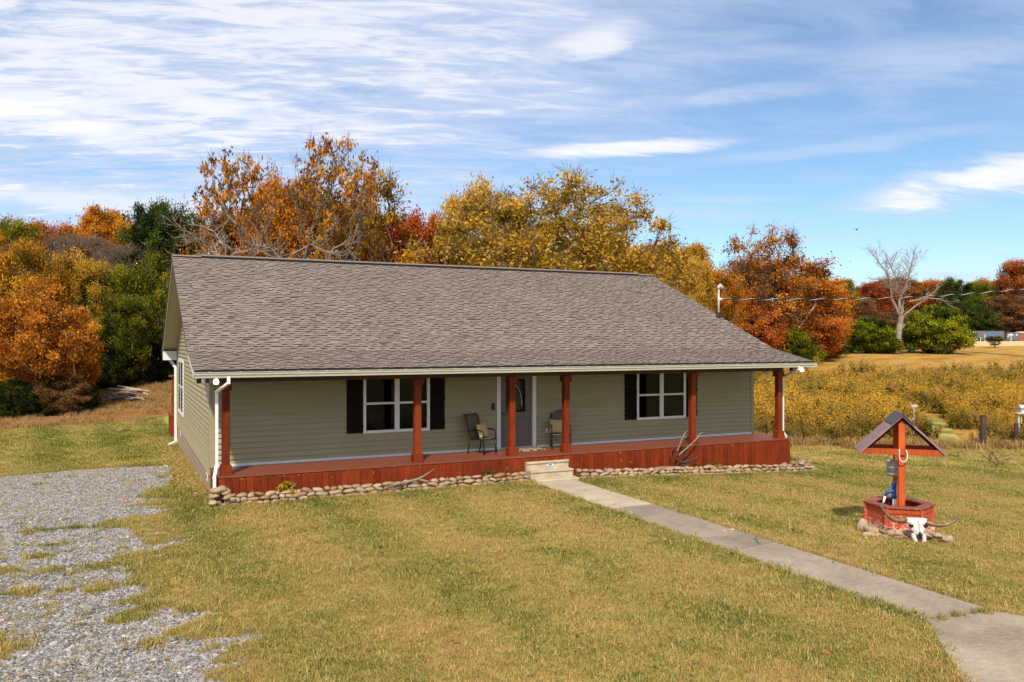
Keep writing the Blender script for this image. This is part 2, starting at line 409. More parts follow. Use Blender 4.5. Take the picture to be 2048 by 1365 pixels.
M['ceiling'] = simple('shade_deepening_ceiling', (.07, .040, .022), .7, .2)  # ceiling and beam colour made dark to deepen the shade under the porch
M['shingle_dark'] = simple('brown_shingle', (.06, .042, .038), .85, .25, 30, bump=.5)
M['oldwood'] = simple('weathered_wood', (.26, .20, .16), .85, .3, 6, bump=.5, stretch=(1, 1, .3))
M['darkwood'] = simple('dark_post_wood', (.075, .045, .035), .85, .4, 6, bump=.6, stretch=(2, 2, .3))
M['fabric'] = simple('taupe_sling', (.17, .13, .095), .8, .15, 60, bump=.3)
M['pillow'] = simple('straw_pillow', (.66, .47, .20), .85, .2, 30, bump=.4)
M['rail'] = simple('purple_brown_panel', (.30, .17, .17), .6, .12)
M['steelgrey'] = simple('grey_trailer', (.13, .13, .16), .6, .15)
M['bluewrap'] = simple('blue_tarp', (.05, .16, .45), .6, .15)
def glass_m(t, b):
    gl = t.node('ShaderNodeBsdfGlossy'); t.put(gl.inputs['Roughness'], .03); t.put(gl.inputs['Color'], (.9, .95, 1))
    tr = t.node('ShaderNodeBsdfTransparent'); t.put(tr.inputs[0], (.55, .56, .56))
    fr = t.node('ShaderNodeFresnel'); t.put(fr.inputs[0], 1.45)
    mx = t.node('ShaderNodeMixShader'); t.put(mx.inputs[0], t.math('MULTIPLY', fr.outputs[0], .28)); t.l.new(tr.outputs[0], mx.inputs[1]); t.l.new(gl.outputs[0], mx.inputs[2])
    t.l.new(mx.outputs[0], t.n['Material Output'].inputs[0])
M['glass'] = material('window_glass', glass_m)
def horn_m(t, b):
    co = t.objco(); g = t.noise(14, 4, co)
    t.put(b.inputs['Base Color'], t.ramp(g, [(.3, (.07, .035, .018)), (.55, (.22, .12, .055)), (.75, (.42, .28, .14))])); t.put(b.inputs['Roughness'], .4)
M['horn'] = material('horn', horn_m)
def stone_m(t, b):
    co = t.objco(); g = t.noise(3.5, 4, co, dist=.4); f = t.noise(26, 3, co)
    base = t.ramp(t.orand(), [(0, (.27, .17, .09)), (.2, (.46, .32, .18)), (.4, (.36, .28, .20)), (.6, (.54, .40, .25)), (.8, (.42, .28, .15)), (1, (.33, .17, .08))])
    col = t.mix(1.0, base, t.ramp(t.math('ADD', t.math('MULTIPLY', g, .6), t.math('MULTIPLY', f, .4)), [(.3, .55), (.6, 1.0)]), 'MULTIPLY')
    t.put(b.inputs['Base Color'], col); t.put(b.inputs['Roughness'], .8); t.put(b.inputs['Normal'], t.bump(f, .4, .01))
M['stone'] = material('river_stone', stone_m)
def bulb_m(t, b):
    t.put(b.inputs['Base Color'], (.9, .85, .75)); t.put(b.inputs['Emission Color'], (1, .82, .55)); t.put(b.inputs['Emission Strength'], 6.0)
M['bulb'] = material('lit_bulb', bulb_m)
def shingle_m(t, b):
    p = t.pos(); f = t.noise(190, 2, p); w = t.noise(.5, 3, p); tone = t.attr('tone')
    tn = t.math('ADD', tone, t.math('MULTIPLY', t.math('SUBTRACT', f, .5), .28)); tn = t.math('ADD', tn, t.math('MULTIPLY', t.math('SUBTRACT', w, .5), .18))
    col = t.ramp(tn, [(0, (.05, .032, .028)), (.2, (.09, .062, .052)), (.4, (.185, .145, .118)), (.65, (.245, .196, .160)), (1, (.315, .255, .208))])
    t.put(b.inputs['Base Color'], col); t.put(b.inputs['Roughness'], .9); t.put(b.inputs['Specular IOR Level'], .2); t.put(b.inputs['Normal'], t.bump(f, .5, .004))
M['shingle'] = material('asphalt_shingle', shingle_m)
def walk_m(t, b):
    co = t.pos(); a = t.noise(.9, 6, co, rough=.65, dist=.5); f = t.noise(55, 3, co); st = t.noise(7, 6, t.map(co, scale=(1, 3, 1)), rough=.75)
    v = t.math('ADD', t.math('ADD', t.math('MULTIPLY', a, .4), t.math('MULTIPLY', f, .25)), t.math('MULTIPLY', st, .35))
    dk = t.attr('tone', 'OBJECT')
    v = t.math('SUBTRACT', v, dk)
    t.put(b.inputs['Base Color'], t.ramp(v, [(.28, (.11, .083, .056)), (.42, (.25, .195, .135)), (.55, (.38, .305, .215)), (.68, (.58, .47, .33)), (.8, (.70, .59, .43))])); t.put(b.inputs['Roughness'], .9)
    t.put(b.inputs['Normal'], t.bump(f, .5, .006))
M['walk'] = material('old_concrete', walk_m)

# ------------------------------------------------------------------ HOUSE
L, D = 17.05, 1.53
WX1, BY = 16.9, 14.83
RY, RZ, BNY, BNZ, GY = 8.16, 5.738, 1.26, 2.824, -0.44
RX0, RX1 = -0.53, 17.54
SL = (RZ-BNZ)/(RY-BNY)
GZ = 2.44
house = thing('house', 'single storey sage green ranch house with brown shingle roof and red wooden porch', 'house')
def roof_z(y):
    if y < BNY: return GZ+(BNZ-GZ)*(y-GY)/(BNY-GY)
    if y < RY: return BNZ+SL*(y-BNY)
    return RZ-SL*(y-RY)
# siding boards: one mesh, scaled to length, each course its own object
EXP = 0.135
bd = MB().prism([(.004, .006), (-.040, .0), (-.043, .004), (-.042, .016), (-.004, EXP+.003), (.004, EXP+.005)], 1.0, 'x')
board_me = bd.mesh('siding_board'); board_me.materials.append(M['siding'])
def siding_run(parent, x0, x1, z):      # front wall, along X
    obj('siding_board', board_me, None, parent, (x0, D, z), (0, 0, 0), (x1-x0, 1, 1))
holes = [(3.70, 5.66, .60, 2.3), (12.26, 14.23, .60, 2.3), (7.58, 8.87, -.1, 2.3)]
fw = MB()
xs_ = [0, 3.76, 5.60, 7.69, 8.76, 12.32, 14.17, WX1]
fw.box(0, 3.78, D, D+.12, -.9, 2.7); fw.box(5.58, 7.7, D, D+.12, -.9, 2.7); fw.box(8.75, 12.34, D, D+.12, -.9, 2.7); fw.box(14.15, WX1, D, D+.12, -.9, 2.7)
fw.box(3.78, 5.58, D, D+.12, -.9, .68); fw.box(3.78, 5.58, D, D+.12, 2.16, 2.7); fw.box(12.34, 14.15, D, D+.12, -.9, .68); fw.box(12.34, 14.15, D, D+.12, 2.12, 2.7)
fw.box(7.7, 8.75, D, D+.12, 2.12, 2.7); fw.box(7.7, 8.75, D, D+.12, -.9, .02)
wall_f = fw.build('wall', M['siding'], house)
for k in range(17):
    z0 = .03+k*EXP; cuts = sorted([(h[0], h[1]) for h in holes if z0+EXP > h[2]+.02 and z0 < h[3]])
    x = .07
    for a, b_ in cuts+[(WX1-.07, 99)]:
        if a-x > .02: siding_run(wall_f, x, a, z0)
        x = b_
# left gable wall
gw = MB(); pts = [(D, -.22), (BY, -.22), (BY, roof_z(BY)-.16), (RY, RZ-.16), (BNY, BNZ-.16), (D, roof_z(D)-.16)]
gw.prism(pts, .12, 'x', 0.001)
wall_l = gw.build('wall', M['siding'], house)
side_hole = (10.98, 13.70, .40, 2.44)
def side_board(x, ya, yb, z, parent, mir=False):
    if yb-ya > .03: obj('siding_board', board_me, None, parent, (x, yb, z) if not mir else (x, ya, z), (0, 0, -math.pi/2 if not mir else math.pi/2), (yb-ya, 1, 1))
k = 0; z = -.2
while z < RZ-.3:
    zt = z+EXP
    ylo = GY+.12 if z > 2.22 else D+.075
    if zt > roof_z(D)-.16: ylo = BNY+(zt+.14-BNZ)/SL if zt+.14 > BNZ else GY+(zt+.14-GZ)/(BNZ-GZ)*(BNY-GY)
    elif z > 2.22: ylo = max(GY+.12, GY+(zt+.10-GZ)/(BNZ-GZ)*(BNY-GY))
    yhi = BY-.075 if zt < roof_z(BY)-.16 else RY+(RZ-zt-.14)/SL
    if z < side_hole[3] and zt > side_hole[2]:
        side_board(0, ylo, side_hole[0], z, wall_l); side_board(0, side_hole[1], yhi, z, wall_l)
    else: side_board(0, ylo, yhi, z, wall_l)
    z += EXP
# porch gable triangle backing, right gable wall, back wall
MB().prism([(D, 2.24), (GY+.1, 2.24), (GY+.1, 2.32), (BNY, BNZ-.16), (D, roof_z(D)-.16)], .10, 'x', 0.002).build('porch_gable', M['siding'], house)
gr = MB(); gr.prism(pts, .12, 'x', WX1-.12); wall_r = gr.build('wall', M['siding'], house)
MB().prism([(D, 2.24), (GY+.1, 2.24), (GY+.1, 2.32), (BNY, BNZ-.16), (D, roof_z(D)-.16)], .10, 'x', WX1-.1).build('porch_gable', M['siding'], house)
z = -.2
while z < RZ-.3:
    zt = z+EXP; ylo = D+.075 if zt < roof_z(D)-.16 else BNY+(zt+.14-BNZ)/SL; yhi = BY-.075 if zt < roof_z(BY)-.16 else RY+(RZ-zt-.14)/SL
    side_board(WX1, ylo, yhi, z, wall_r, True); z += EXP
MB().box(.12, WX1-.12, BY-.12, BY, -.9, 2.8).build('wall', M['siding'], house)
# corner trims and base trim
ct = MB(); ct.box(-.046, .075, D-.046, D, .0, 2.5); ct.box(-.046, -.001, D, D+.075, -.2, 2.7)
ct.build('corner_trim', M['siding'], house)
MB().box(WX1-.075, WX1+.046, D-.046, D, 0, 2.5).build('corner_trim', M['siding'], house)
MB().box(-.046, -.001, BY-.075, BY+.02, -.2, 2.7).build('corner_trim', M['siding'], house)
for a, b_ in ((.075, 7.58), (8.87, WX1-.075)): MB().box(a, b_, D-.055, D-.001, .0, .06).build('base_trim', M['white'], house)
# foundation: rows of blocks along the left side
fd = MB().box(.02, .2, D, BY, -1.5, -.2).build('foundation', M['foundation'], house)
bl = MB().box(0, .39, -.012, .012, 0, .19).mesh('block', bevel=.004); bl.materials.append(M['foundation'])
for rr_ in range(4):
    y = D+.01-(.2 if rr_ % 2 else 0)
    while y < BY-.1:
        y0 = max(y, D+.01); y1 = min(y+.395, BY)
        obj('block', bl, None, fd, (.012, y1, -.40-rr_*.2), (0, 0, -math.pi/2), ((y1-y0)/.4, 1, 1)); y += .4
MB().box(WX1-.2, WX1-.02, D, BY, -1.5, -.2).build('foundation', M['foundation'], house)
MB().box(.2, WX1-.2, BY-.2, BY-.01, -1.5, -.9).build('foundation', M['foundation'], house)
for yv, c_ in ((2.35, 'vent'), (13.1, 'vent')):
    v_ = MB().box(-.015, .0, yv, yv+.36, -.46, -.28).build('foundation_vent', M['white'], house)
    MB().box(-.02, -.0155, yv+.04, yv+.16, -.43, -.31).box(-.02, -.0155, yv+.2, yv+.32, -.43, -.31).build('vent_grille', M['foundation'], v_)

# windows
def window(x0, x1, z0, z1, name='window', face='front', y=D):
    w = bpy.data.objects.new(name, None); COL.objects.link(w); w.parent = house
    if face == 'front': w.location = (0, y, 0)
    else: w.location = (0, 0, 0); w.rotation_euler = (0, 0, -math.pi/2)
    T = .075; zm = (z0+z1)/2+.0; xm = (x0+x1)/2; fy = -.052; py_ = .012
    if face != 'front': fy = -.054; py_ = -.050; T = .12
    f = MB(); f.box(x0, x1, fy, .01, z0, z0+T); f.box(x0, x1, fy, .01, z1-T, z1); f.box(x0, x0+T, fy, .01, z0+T, z1-T); f.box(x1-T, x1, fy, .01, z0+T, z1-T)
    f.box(xm-.065, xm+.065, fy-.003, .01, z0+T, z1-T)
    f.build('frame', M['white'], w, bevel=.004)
    for a, b_ in ((x0+T, xm-.065), (xm+.065, x1-T)):
        MB().box(a, b_, fy+.002 if face != 'front' else -.04, .01, zm-.028, zm+.028).build('meeting_rail', M['white'], w)
        for c0, c1 in ((z0+T, zm-.028), (zm+.028, z1-T)): MB().box(a, b_, py_, py_+.006, c0, c1).build('pane', M['glass'], w)
    bl_ = MB(); zz = z0+T+.01
    while zz < z1-T: bl_.quad((x0+T, .07, zz), (x1-T, .07, zz), (x1-T, .095, zz+.016), (x0+T, .095, zz+.016)); zz += .032
    bb = bl_.build('blind', M['blind'], w); bb['kind'] = 'stuff'
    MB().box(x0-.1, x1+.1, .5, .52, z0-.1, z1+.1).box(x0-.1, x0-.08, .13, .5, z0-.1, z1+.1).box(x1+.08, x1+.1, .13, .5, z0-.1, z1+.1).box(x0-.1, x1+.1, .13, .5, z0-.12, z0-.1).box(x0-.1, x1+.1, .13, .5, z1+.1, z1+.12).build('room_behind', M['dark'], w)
    return w
window(3.76, 5.60, .64, 2.2); window(12.32, 14.17, .64, 2.16)
window(-13.66, -11.02, .44, 2.42, face='side')
MB().box(-.058, .0, 11.0, 13.68, .42, .47).build('window_sill', M['white'], house)
def shutter(x0, x1, z0, z1):
    s_ = MB().box(x0, x1, D-.05, D-.02, z0, z1).build('shutter', M['shutter'], house)
    m = MB(); W = (x1-x0-.02)/3
    for i in range(3): m.box(x0+.01+i*W+.004, x0+.01+(i+1)*W-.004, D-.062, D-.05, z0, z1)
    m.build('shutter_board', M['shutter'], s_)
    n = MB(); n.box(x0, x1, D-.078, D-.062, z0+.12, z0+.22); n.box(x0, x1, D-.078, D-.062, z1-.30, z1-.2); n.box(x0, x1, D-.078, D-.062, (z0+z1)/2+.05, (z0+z1)/2+.13); n.build('shutter_batten', M['shutter'], s_)
for a, b_ in ((3.32, 3.74), (5.62, 6.03), (11.88, 12.30), (14.19, 14.60)): shutter(a, b_, .66, 2.2)
# door
dr_ = MB().box(7.72, 8.73, D+.03, D+.075, .05, 2.1).build('door', M['door'], house, bevel=.003)
for (a, b_, c0, c1) in ((7.84, 8.18, .2, .86), (8.27, 8.61, .2, .86)): MB().box(a, b_, D+.018, D+.03, c0, c1).build('door_panel', M['door'], dr_, bevel=.005)
fr = MB(); fr.box(7.93, 8.52, D+.012, D+.03, 1.04, 1.09); fr.box(7.93, 8.52, D+.012, D+.03, 1.93, 1.98); fr.box(7.93, 7.98, D+.012, D+.03, 1.09, 1.93); fr.box(8.47, 8.52, D+.012, D+.03, 1.09, 1.93); fr.build('door_light_frame', M['shutter'], dr_)
MB().box(7.98, 8.47, D+.02, D+.026, 1.09, 1.93).build('door_glass', simple('dark_door_glass', (.02, .02, .022), .12, .2), dr_)
MB().tube(bez((8.12, D+.008, 1.9), (8.25, D+.008, 1.75), (8.42, D+.008, 1.7), (8.4, D+.008, 1.2), 8), .012, 5).build('door_glass_curve', M['galv'], dr_)  # pale curved rod across the door glass
MB().tube([(7.79, D+.03, 1.0), (7.79, D-.03, 1.0), (7.9, D-.035, 1.0)], .014, 6).build('door_handle', M['black'], dr_)
dfm = MB(); dfm.box(7.60, 7.72, D-.05, D+.03, .0, 2.22); dfm.box(8.73, 8.85, D-.05, D+.03, .0, 2.22); dfm.box(7.72, 8.73, D-.05, D+.03, 2.1, 2.22); dfm.build('door_frame', M['white'], house, bevel=.006)
MB().box(7.72, 8.73, D-.05, D+.1, .0, .05).build('threshold', M['gutter'], house)
MB().box(7.66, 8.8, D+.085, D+.1, .03, 2.2).build('door_backing', M['dark'], house)
MB().box(7.44, 7.54, D-.05, D-.01, 1.12, 1.32).build('doorbell_box', M['black'], house, bevel=.004)
MB().box(9.16, 9.24, D-.05, D-.01, .40, .54).build('outlet_cover', M['white'], house, bevel=.004)
# porch ceiling, beam, posts
MB().box(.0, WX1+.1, GY+.12, D, 2.27, 2.30).build('porch_ceiling', M['ceiling'], house)
MB().box(.05, 17.0, .20, .36, 2.12, 2.268).build('porch_beam', M['ceiling'], house)
for x in (.20, 4.82, 7.47, 9.13, 13.46, 16.84):
    p = obj('porch_post', MB().box(-.085, .085, -.085, .085, 0, 2.12).mesh('porch_post', bevel=.008), M['post'], house, (x, .25, 0))
    MB().box(-.125, .125, -.125, .125, .001, .21).prism([(-.125, .21), (.125, .21), (.095, .235), (-.095, .235)], .25, 'y', -.125).build('post_base', M['post'], p, bevel=.003)
    MB().box(-.125, .125, -.125, .125, 1.94, 2.118).build('post_cap', M['post'], p, bevel=.004)
for x in (6.32, 8.5):
    l_ = MB().lathe([(0, 2.27), (.09, 2.27), (.095, 2.25), (.0, 2.25)], 16, (x, .35, 0)).build('ceiling_light', M['black'], house)
    MB().lathe([(.085, 2.25), (.10, 2.20), (.08, 2.15), (0, 2.14)], 16, (x, .35, 0)).build('glass_shade', simple('frosted_shade', (.6, .5, .36), .3, .05), l_, smooth=True)
# deck: boards along X in staggered lengths
deck = MB().box(.03, L-.05, .03, D, -.16, -.045).build('deck', M['deck'], house)
db = MB().box(0, 1, 0, .132, -.038, 0).mesh('deck_board', bevel=.0); db.materials.append(M['deck'])
for k in range(11):
    y0 = -.02+k*.140; cuts = [0.0-.02]+sorted([2.6+rnd.random()*2.0, 7+rnd.random()*2, 11.6+rnd.random()*2])+[L+.0+(0.03+rnd.random()*.03)]
    for a, b_ in zip(cuts, cuts[1:]): obj('deck_board', db, None, deck, (a, y0, 0), (0, 0, 0), (b_-a-.004, 1, 1))
MB().box(0, L, .0, .03, -.15, -.040).build('rim_board', M['stain'], house)
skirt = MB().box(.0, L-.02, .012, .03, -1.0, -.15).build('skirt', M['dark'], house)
pk = MB().prism([(-.0745, 0), (.0745, 0), (.0745, .55), (.05, .58), (-.05, .58), (-.0745, .55)], .017, 'y', -.017).mesh('picket', bevel=.002); pk.materials.append(M['stain'])
x = .08
while x < L-.04:
    zb = hz(x, -.2)-.03+.12*0; zt = -.052-rnd.random()*.012
    obj('picket', pk, None, skirt, (x, -.006-rnd.random()*.006, zb), (0, rnd.uniform(-.006, .006), 0), (1.0, 1, (zt-zb)/.58)); x += .1565
# deck ends
for xe, sgn in ((0, -1), (L, 1)):
    e = MB().box(xe-.01, xe+.01, .0, D, -1.05, -.04).build('skirt', M['stain'], house)
    y = .08
    while y < D: MB().box(xe+sgn*.011-.006, xe+sgn*.011+.006, y-.072, min(y+.072, D), -1.0, -.045).build('picket', M['stain'], e); y += .15
# roof slabs
def slab(y0, z0, y1, z1, th, x0=RX0, x1=RX1, name='roof', mat=None):
    return MB().prism([(y0, z0), (y1, z1), (y1, z1-th), (y0, z0-th)], x1-x0, 'x', x0).build(name, mat or M['shingle_dark'], house)
TH = .13
roof = MB().prism([(GY, GZ-.012), (BNY, BNZ-.012), (RY, RZ-.012), (2*RY-GY-1.3, RZ-SL*(RY-GY-1.3)-.0), (2*RY-GY-1.3, RZ-SL*(RY-GY-1.3)-TH), (RY, RZ-.012-TH), (BNY, BNZ-.012-TH), (GY, GZ-.012-TH+.03)], RX1-RX0-.02, 'x', RX0+.01)
roof = roof.build('roof', M['soffit'], house); BE = 2*RY-GY-1.3; BEZ = RZ-SL*(RY-GY-1.3)
# back slope covering
bs = MB().prism([(RY, RZ+.0), (BE+.03, BEZ+.0), (BE+.03, BEZ-.011), (RY, RZ-.011)], RX1-RX0+.02, 'x', RX0-.01).build('back_shingles', M['shingle_dark'], roof)
# rake boards (white/beige trim with a dark shingle edge)
for x0, x1 in ((RX0-.005, RX0+.010), (RX1-.010, RX1+.005)):
    MB().prism([(BNY, BNZ-.035), (RY, RZ-.035), (RY, RZ-.19), (BNY, BNZ-.19)], x1-x0, 'x', x0).build('rake_board', M['gutter'], roof)
    MB().prism([(RY+.001, RZ-.035), (BE, BEZ-.035), (BE, BEZ-.19), (RY+.001, RZ-.19)], x1-x0, 'x', x0).build('rake_board', M['gutter'], roof)
    MB().prism([(GY-.02, GZ-.045), (BNY-.001, BNZ-.035), (BNY-.001, BNZ-.17), (GY-.02, GZ-.17)], x1-x0, 'x', x0).build('rake_board', M['white'], roof)
MB().prism([(BNY, BNZ-.034), (RY, RZ-.034), (RY, RZ+.004), (BNY, BNZ+.004)], .012, 'x', RX0-.034).prism([(RY+.001, RZ-.09), (BE, BEZ-.09), (BE, BEZ+.004), (RY+.001, RZ+.004)], .012, 'x', RX0-.034).build('rake_edge', M['shingle_dark'], roof)
# boxed return at the back eave
MB().prism([(BE, BEZ-.05), (BE, BEZ-.33), (BY-.02, BEZ-.33), (BY-.02, BEZ+.02)], .5, 'x', RX0+.012).build('eave_return', M['white'], roof)
MB().box(RX0, RX1, BE+.002, BE+.11, BEZ-.14, BEZ-.02).build('gutter', M['white'], house)
# shingles
SH = []
def shingle_quads(u0, u1, e, t, raised, dark):
    # local frame: u along X, v up the slope, n off the roof
    g = .003
    lift = t
    V = [(u0+g, 0, 0), (u1-g, 0, 0), (u0+g, 0, lift), (u1-g, 0, lift), (u0+g, e*.66, lift*.55), (u1-g, e*.66, lift*.55), (u0+g, e+.02, .002), (u1-g, e+.02, .002)]
    F = [(0, 1, 3, 2), (2, 3, 5, 4), (4, 5, 7, 6), (0, 2, 4), (1, 5, 3)]
    return V, F
E_ = .143
planes = [((GY-.03, GZ-.0), (BNY, BNZ)), ((BNY, BNZ), (RY, RZ))]
rows = []
for (ya, za), (yb, zb) in planes:
    Ls = math.hypot(yb-ya, zb-za); n = round(Ls/E_); e = Ls/n
    for i in range(n): rows.append((ya+(yb-ya)*i/n, za+(zb-za)*i/n, (yb-ya)/Ls, (zb-za)/Ls, e))
rsh = random.Random(5); tabs = []
for (y, z, cy_, sz_, e) in rows:
    u = RX0-.03; flag = rsh.random() < .5
    while u < RX1+.03:
        w = rsh.choice((.10, .13, .16, .20, .26)); u1 = min(u+w, RX1+.03)
        if RX1+.03-u1 < .06: u1 = RX1+.03
        raised = flag; flag = not flag if rsh.random() < .88 else flag
        tone = min(1, max(.3, rsh.gauss(.56 if raised else .66, .12)))
        tabs.append((u, u1, y, z, cy_, sz_, e, .016 if raised else .007, tone, not raised)); u = u1
def score(tb):
    dd, r_ = dr(tb[0], tb[2]); incl = (CAM[2]-tb[3])*tb[4]+(tb[2]-CAM[1])*tb[5]; return (tb[1]-tb[0])*incl/dd**3
order = sorted(range(len(tabs)), key=lambda i: -score(tabs[i])); big_ = set(order[:300])
V = []; F = []; T = []
cache = {}
for i, tb in enumerate(tabs):
    u0, u1, y, z, c_, s_, e, t_, tone, dk = tb
    v, f = shingle_quads(0, u1-u0, e, t_, not dk, dk)
    tv = [.1, tone, .0 if dk else tone*.96, .15, .15]
    if i in big_:
        key = (round(u1-u0, 2), dk, round(tone*6), round(e, 3))
        if key not in cache:
            me = new_mesh('shingle', v, f); fattr(me, 'tone', tv); me.materials.append(M['shingle']); cache[key] = me
        obj('shingle', cache[key], None, roof, (u0, y, z-.006), (math.atan2(s_, c_), 0, 0))
    else:
        n0 = len(V)
        for (a, b_, n_) in v: V.append((u0+a, y+b_*c_-n_*s_, z-.006+b_*s_+n_*c_))
        F += [tuple(n0+q for q in ff) for ff in f]; T += tv
me = new_mesh('shingles', V, F); fattr(me, 'tone', T); o = obj('shingle_field', me, M['shingle'], roof); o['kind'] = 'stuff'
# ridge vent with cap shingles
rv = MB().prism([(RY-.13, RZ-.03), (RY-.13, RZ+.025), (RY, RZ+.05), (RY+.13, RZ+.025), (RY+.13, RZ-.03)], 16.5, 'x', .3).build('ridge_vent', M['black'], roof)
cp = MB().prism([(-.15, .0), (-.15, .012), (0, .062), (.15, .012), (.15, 0), (0, .045)], .3, 'x', 0).mesh('ridge_cap'); fattr(cp, 'tone', [.55]*len(cp.polygons)); cp.materials.append(M['shingle'])
x = RX0-.02
while x < RX1-.1:
    up = .3 < x < 16.6
    obj('ridge_cap', cp, None, roof, (x, RY, RZ+(.016 if up else -.02)), (0, rnd.uniform(-.01, .01), 0), (min(1, (RX1+.02-x)/.3), 1, 1)); x += .285
# drip edge, fascia, front gutter
MB().box(RX0+.0, RX1, GY-.045, GY+.0, GZ-.045, GZ-.012).build('drip_edge', M['black'], roof)
MB().box(RX0+.012, RX1-.012, GY-.001, GY+.02, GZ-.19, GZ-.046).build('fascia', M['white'], roof)
gp = [(0, 0), (0, -.12), (-.075, -.12), (-.082, -.085), (-.105, -.055), (-.108, -.012), (-.125, -.010), (-.125, .0), (-.105, .001), (-.098, -.012), (-.095, -.05), (-.07, -.08), (-.066, -.112), (-.006, -.112), (-.006, 0)]
gt = MB().prism([(GY-.003+a*1.0, GZ-.055+b_*1.05) for a, b_ in gp], RX1-RX0+.10, 'x', RX0-.02).build('gutter', M['gutter'], house)
for xg in (RX0-.025, RX1+.082): MB().box(xg, xg+.006, GY-.125, GY-.003, GZ-.185, GZ-.055).build('gutter_end', M['white'], gt)
for i in range(28): MB().box(RX0+.3+i*.64, RX0+.33+i*.64, GY-.12, GY-.003, GZ-.058, GZ-.050).build('gutter_strap', M['white'], gt)
# downspouts
def spout(pts, w=.068): 
    m = MB()
    for a, b_ in zip(pts, pts[1:]):
        dv = (Vector(b_)-Vector(a)).normalized()*.02; m.beam(Vector(a)-dv, Vector(b_)+dv, w, w*.75, up=(0, 1, 0) if abs(b_[2]-a[2]) > .3 else (0, 0, 1))
    return m
spout([(.18, GY-.06, GZ-.17), (.18, GY-.06, GZ-.30), (-.02, .02, GZ-.52), (-.02, .02, .22), (-.08, -.12, .0), (-.08, -.12, -.42), (-.14, -.24, -.50)]).build('downspout', M['white'], house)
spout([(16.95, GY-.06, GZ-.17), (16.95, GY-.05, GZ-.24), (17.0, .0, GZ-.42), (17.12, .28, GZ-.50)], .08).build('downspout', M['white'], house)
spout([(17.08, .30, GZ-.50), (17.08, .30, .2), (17.13, .22, .05), (17.13, .22, -.75)], .05).build('downspout', M['white'], house)
spout([(-.28, BE+.05, BEZ-.14), (-.28, BE+.05, BEZ-.3), (-.075, BY+.05, BEZ-.62), (-.075, BY+.05, -.86), (-.32, BY-.15, -.95)], .10).build('downspout', M['white'], house)
# floodlights
def flood(x, lit):
    f = MB().box(x-.10, x+.0, .0+GY+.2, GY+.3, 2.13, 2.25).build('floodlight', M['black'], house, bevel=.01)
    MB().lathe([(.03, .08), (.055, .05), (.06, -.03), (.05, -.04)], 12, (x+.14, GY+.22, 2.18)).build('lamp_head', M['black'], f)
    b_ = MB().lathe([(0, .07), (.04, .055), (.062, .0), (.05, -.05), (0, -.065)], 14, (x+.30, GY+.16, 2.165)).build('lamp_head', M['bulb'] if lit else M['white'], f, smooth=True)
    MB().tube([(x-.05, GY+.25, 2.25), (x+.14, GY+.24, 2.26), (x+.3, GY+.2, 2.22)], .012, 6).build('lamp_arm', M['black'], f)
flood(-.36, True); flood(17.0, True)
# back deck and posts seen past the corner
MB().box(-.12, 5, BY+2.9, BY+5.0, -.08, 0).build('back_deck', M['deck'], house)
MB().box(-.10, 5, BY+2.92, BY+4.98, -1.4, -.08).build('back_deck_skirt', M['stain'], house)
bp = MB().box(-.07, .04, BY+2.95, BY+3.1, 0, 1.55).build('back_deck_post', M['post'], house); MB().box(-.18, .1, BY+2.85, BY+3.2, 1.55, 1.62).build('post_cap', M['deck'], bp)
# service mast on the roof
mx, my = 17.42, 3.84; mz = roof_z(my)
mast = MB().tube([(mx, my, mz-.05), (mx, my, mz+1.02)], .036, 12).build('service_mast', M['galv'], house, smooth=True)
MB().lathe([(.09, -.03), (.075, .06), (.045, .16), (.0, .165)], 12, (mx, my, mz+.02)).build('roof_boot', M['black'], mast)
MB().tube([(mx, my, mz+1.0), (mx, my, mz+1.10), (mx+.06, my, mz+1.15), (mx+.15, my, mz+1.08), (mx+.17, my, mz+1.02)], [.04, .065, .075, .065, .05], 10).build('weatherhead', M['galv'], mast, smooth=True)
for q in ((.35, -.12), (.5, -.05), (.28, -.02)):
    MB().tube(bez((mx+.15, my, mz+1.02), (mx+.1, my, mz+.75), (mx+.5, my+q[1]*3, mz+1.0), (mx+q[0], my, mz+.66), 10), .009, 5).build('lead_wire', M['black'], mast)
MB().tube([(mx+.03, my, mz+.66), (mx+.13, my, mz+.66)], .045, 8).build('insulator', M['white'], mast)

# ------------------------------------------------------------------ steps, walkway
steps = thing('concrete_steps', 'pale precast concrete steps leading up to the red porch', 'steps')
prof = [(.0, -1.0), (.0, -.155), (-.12, -.155), (-.135, -.17), (-.13, -.20), (-.10, -.22), (-.10, -.36), (-.37, -.36), (-.385, -.375), (-.38, -.40), (-.35, -.42), (-.35, -.555), (-.64, -.555), (-.66, -.575), (-.66, -1.0)]
MB().prism([(a-.02, b_) for a, b_ in prof], 1.27, 'x', 7.74).build('step_block', M['concrete'], steps)
st_ = MB().box(8.34, 8.54, -.126, -.123, -.285, -.225).build('sticker', M['white'], steps)
MB().box(8.38, 8.50, -.128, -.1262, -.272, -.238).build('sticker_print', M['bluewrap'], st_)
walk = thing('walkway', 'straight pale concrete walkway from the porch steps across the lawn', 'walkway')
walk['kind'] = 'structure'
WZ = .035
def slabq(pts, tone, name='slab', parent=None):
    zt = [hz(x, y)+WZ for x, y in pts]; n = len(pts)
    V = [(x, y, z) for (x, y), z in zip(pts, zt)]+[(x, y, z-.12) for (x, y), z in zip(pts, zt)]
    F = [tuple(range(n)), tuple(range(n, 2*n))[::-1]]+[((i+1) % n, i, n+i, n+(i+1) % n) for i in range(n)]
    me = new_mesh(name, V, F); o = obj(name, me, M['walk'], parent); o['tone'] = tone
    return o
ysl = [-.68, -4.40, -7.95, -12.1]
slabq([(7.62, -.70), (8.90, -.70), (8.87, -4.25), (7.60, -4.42)], -.11, parent=walk)
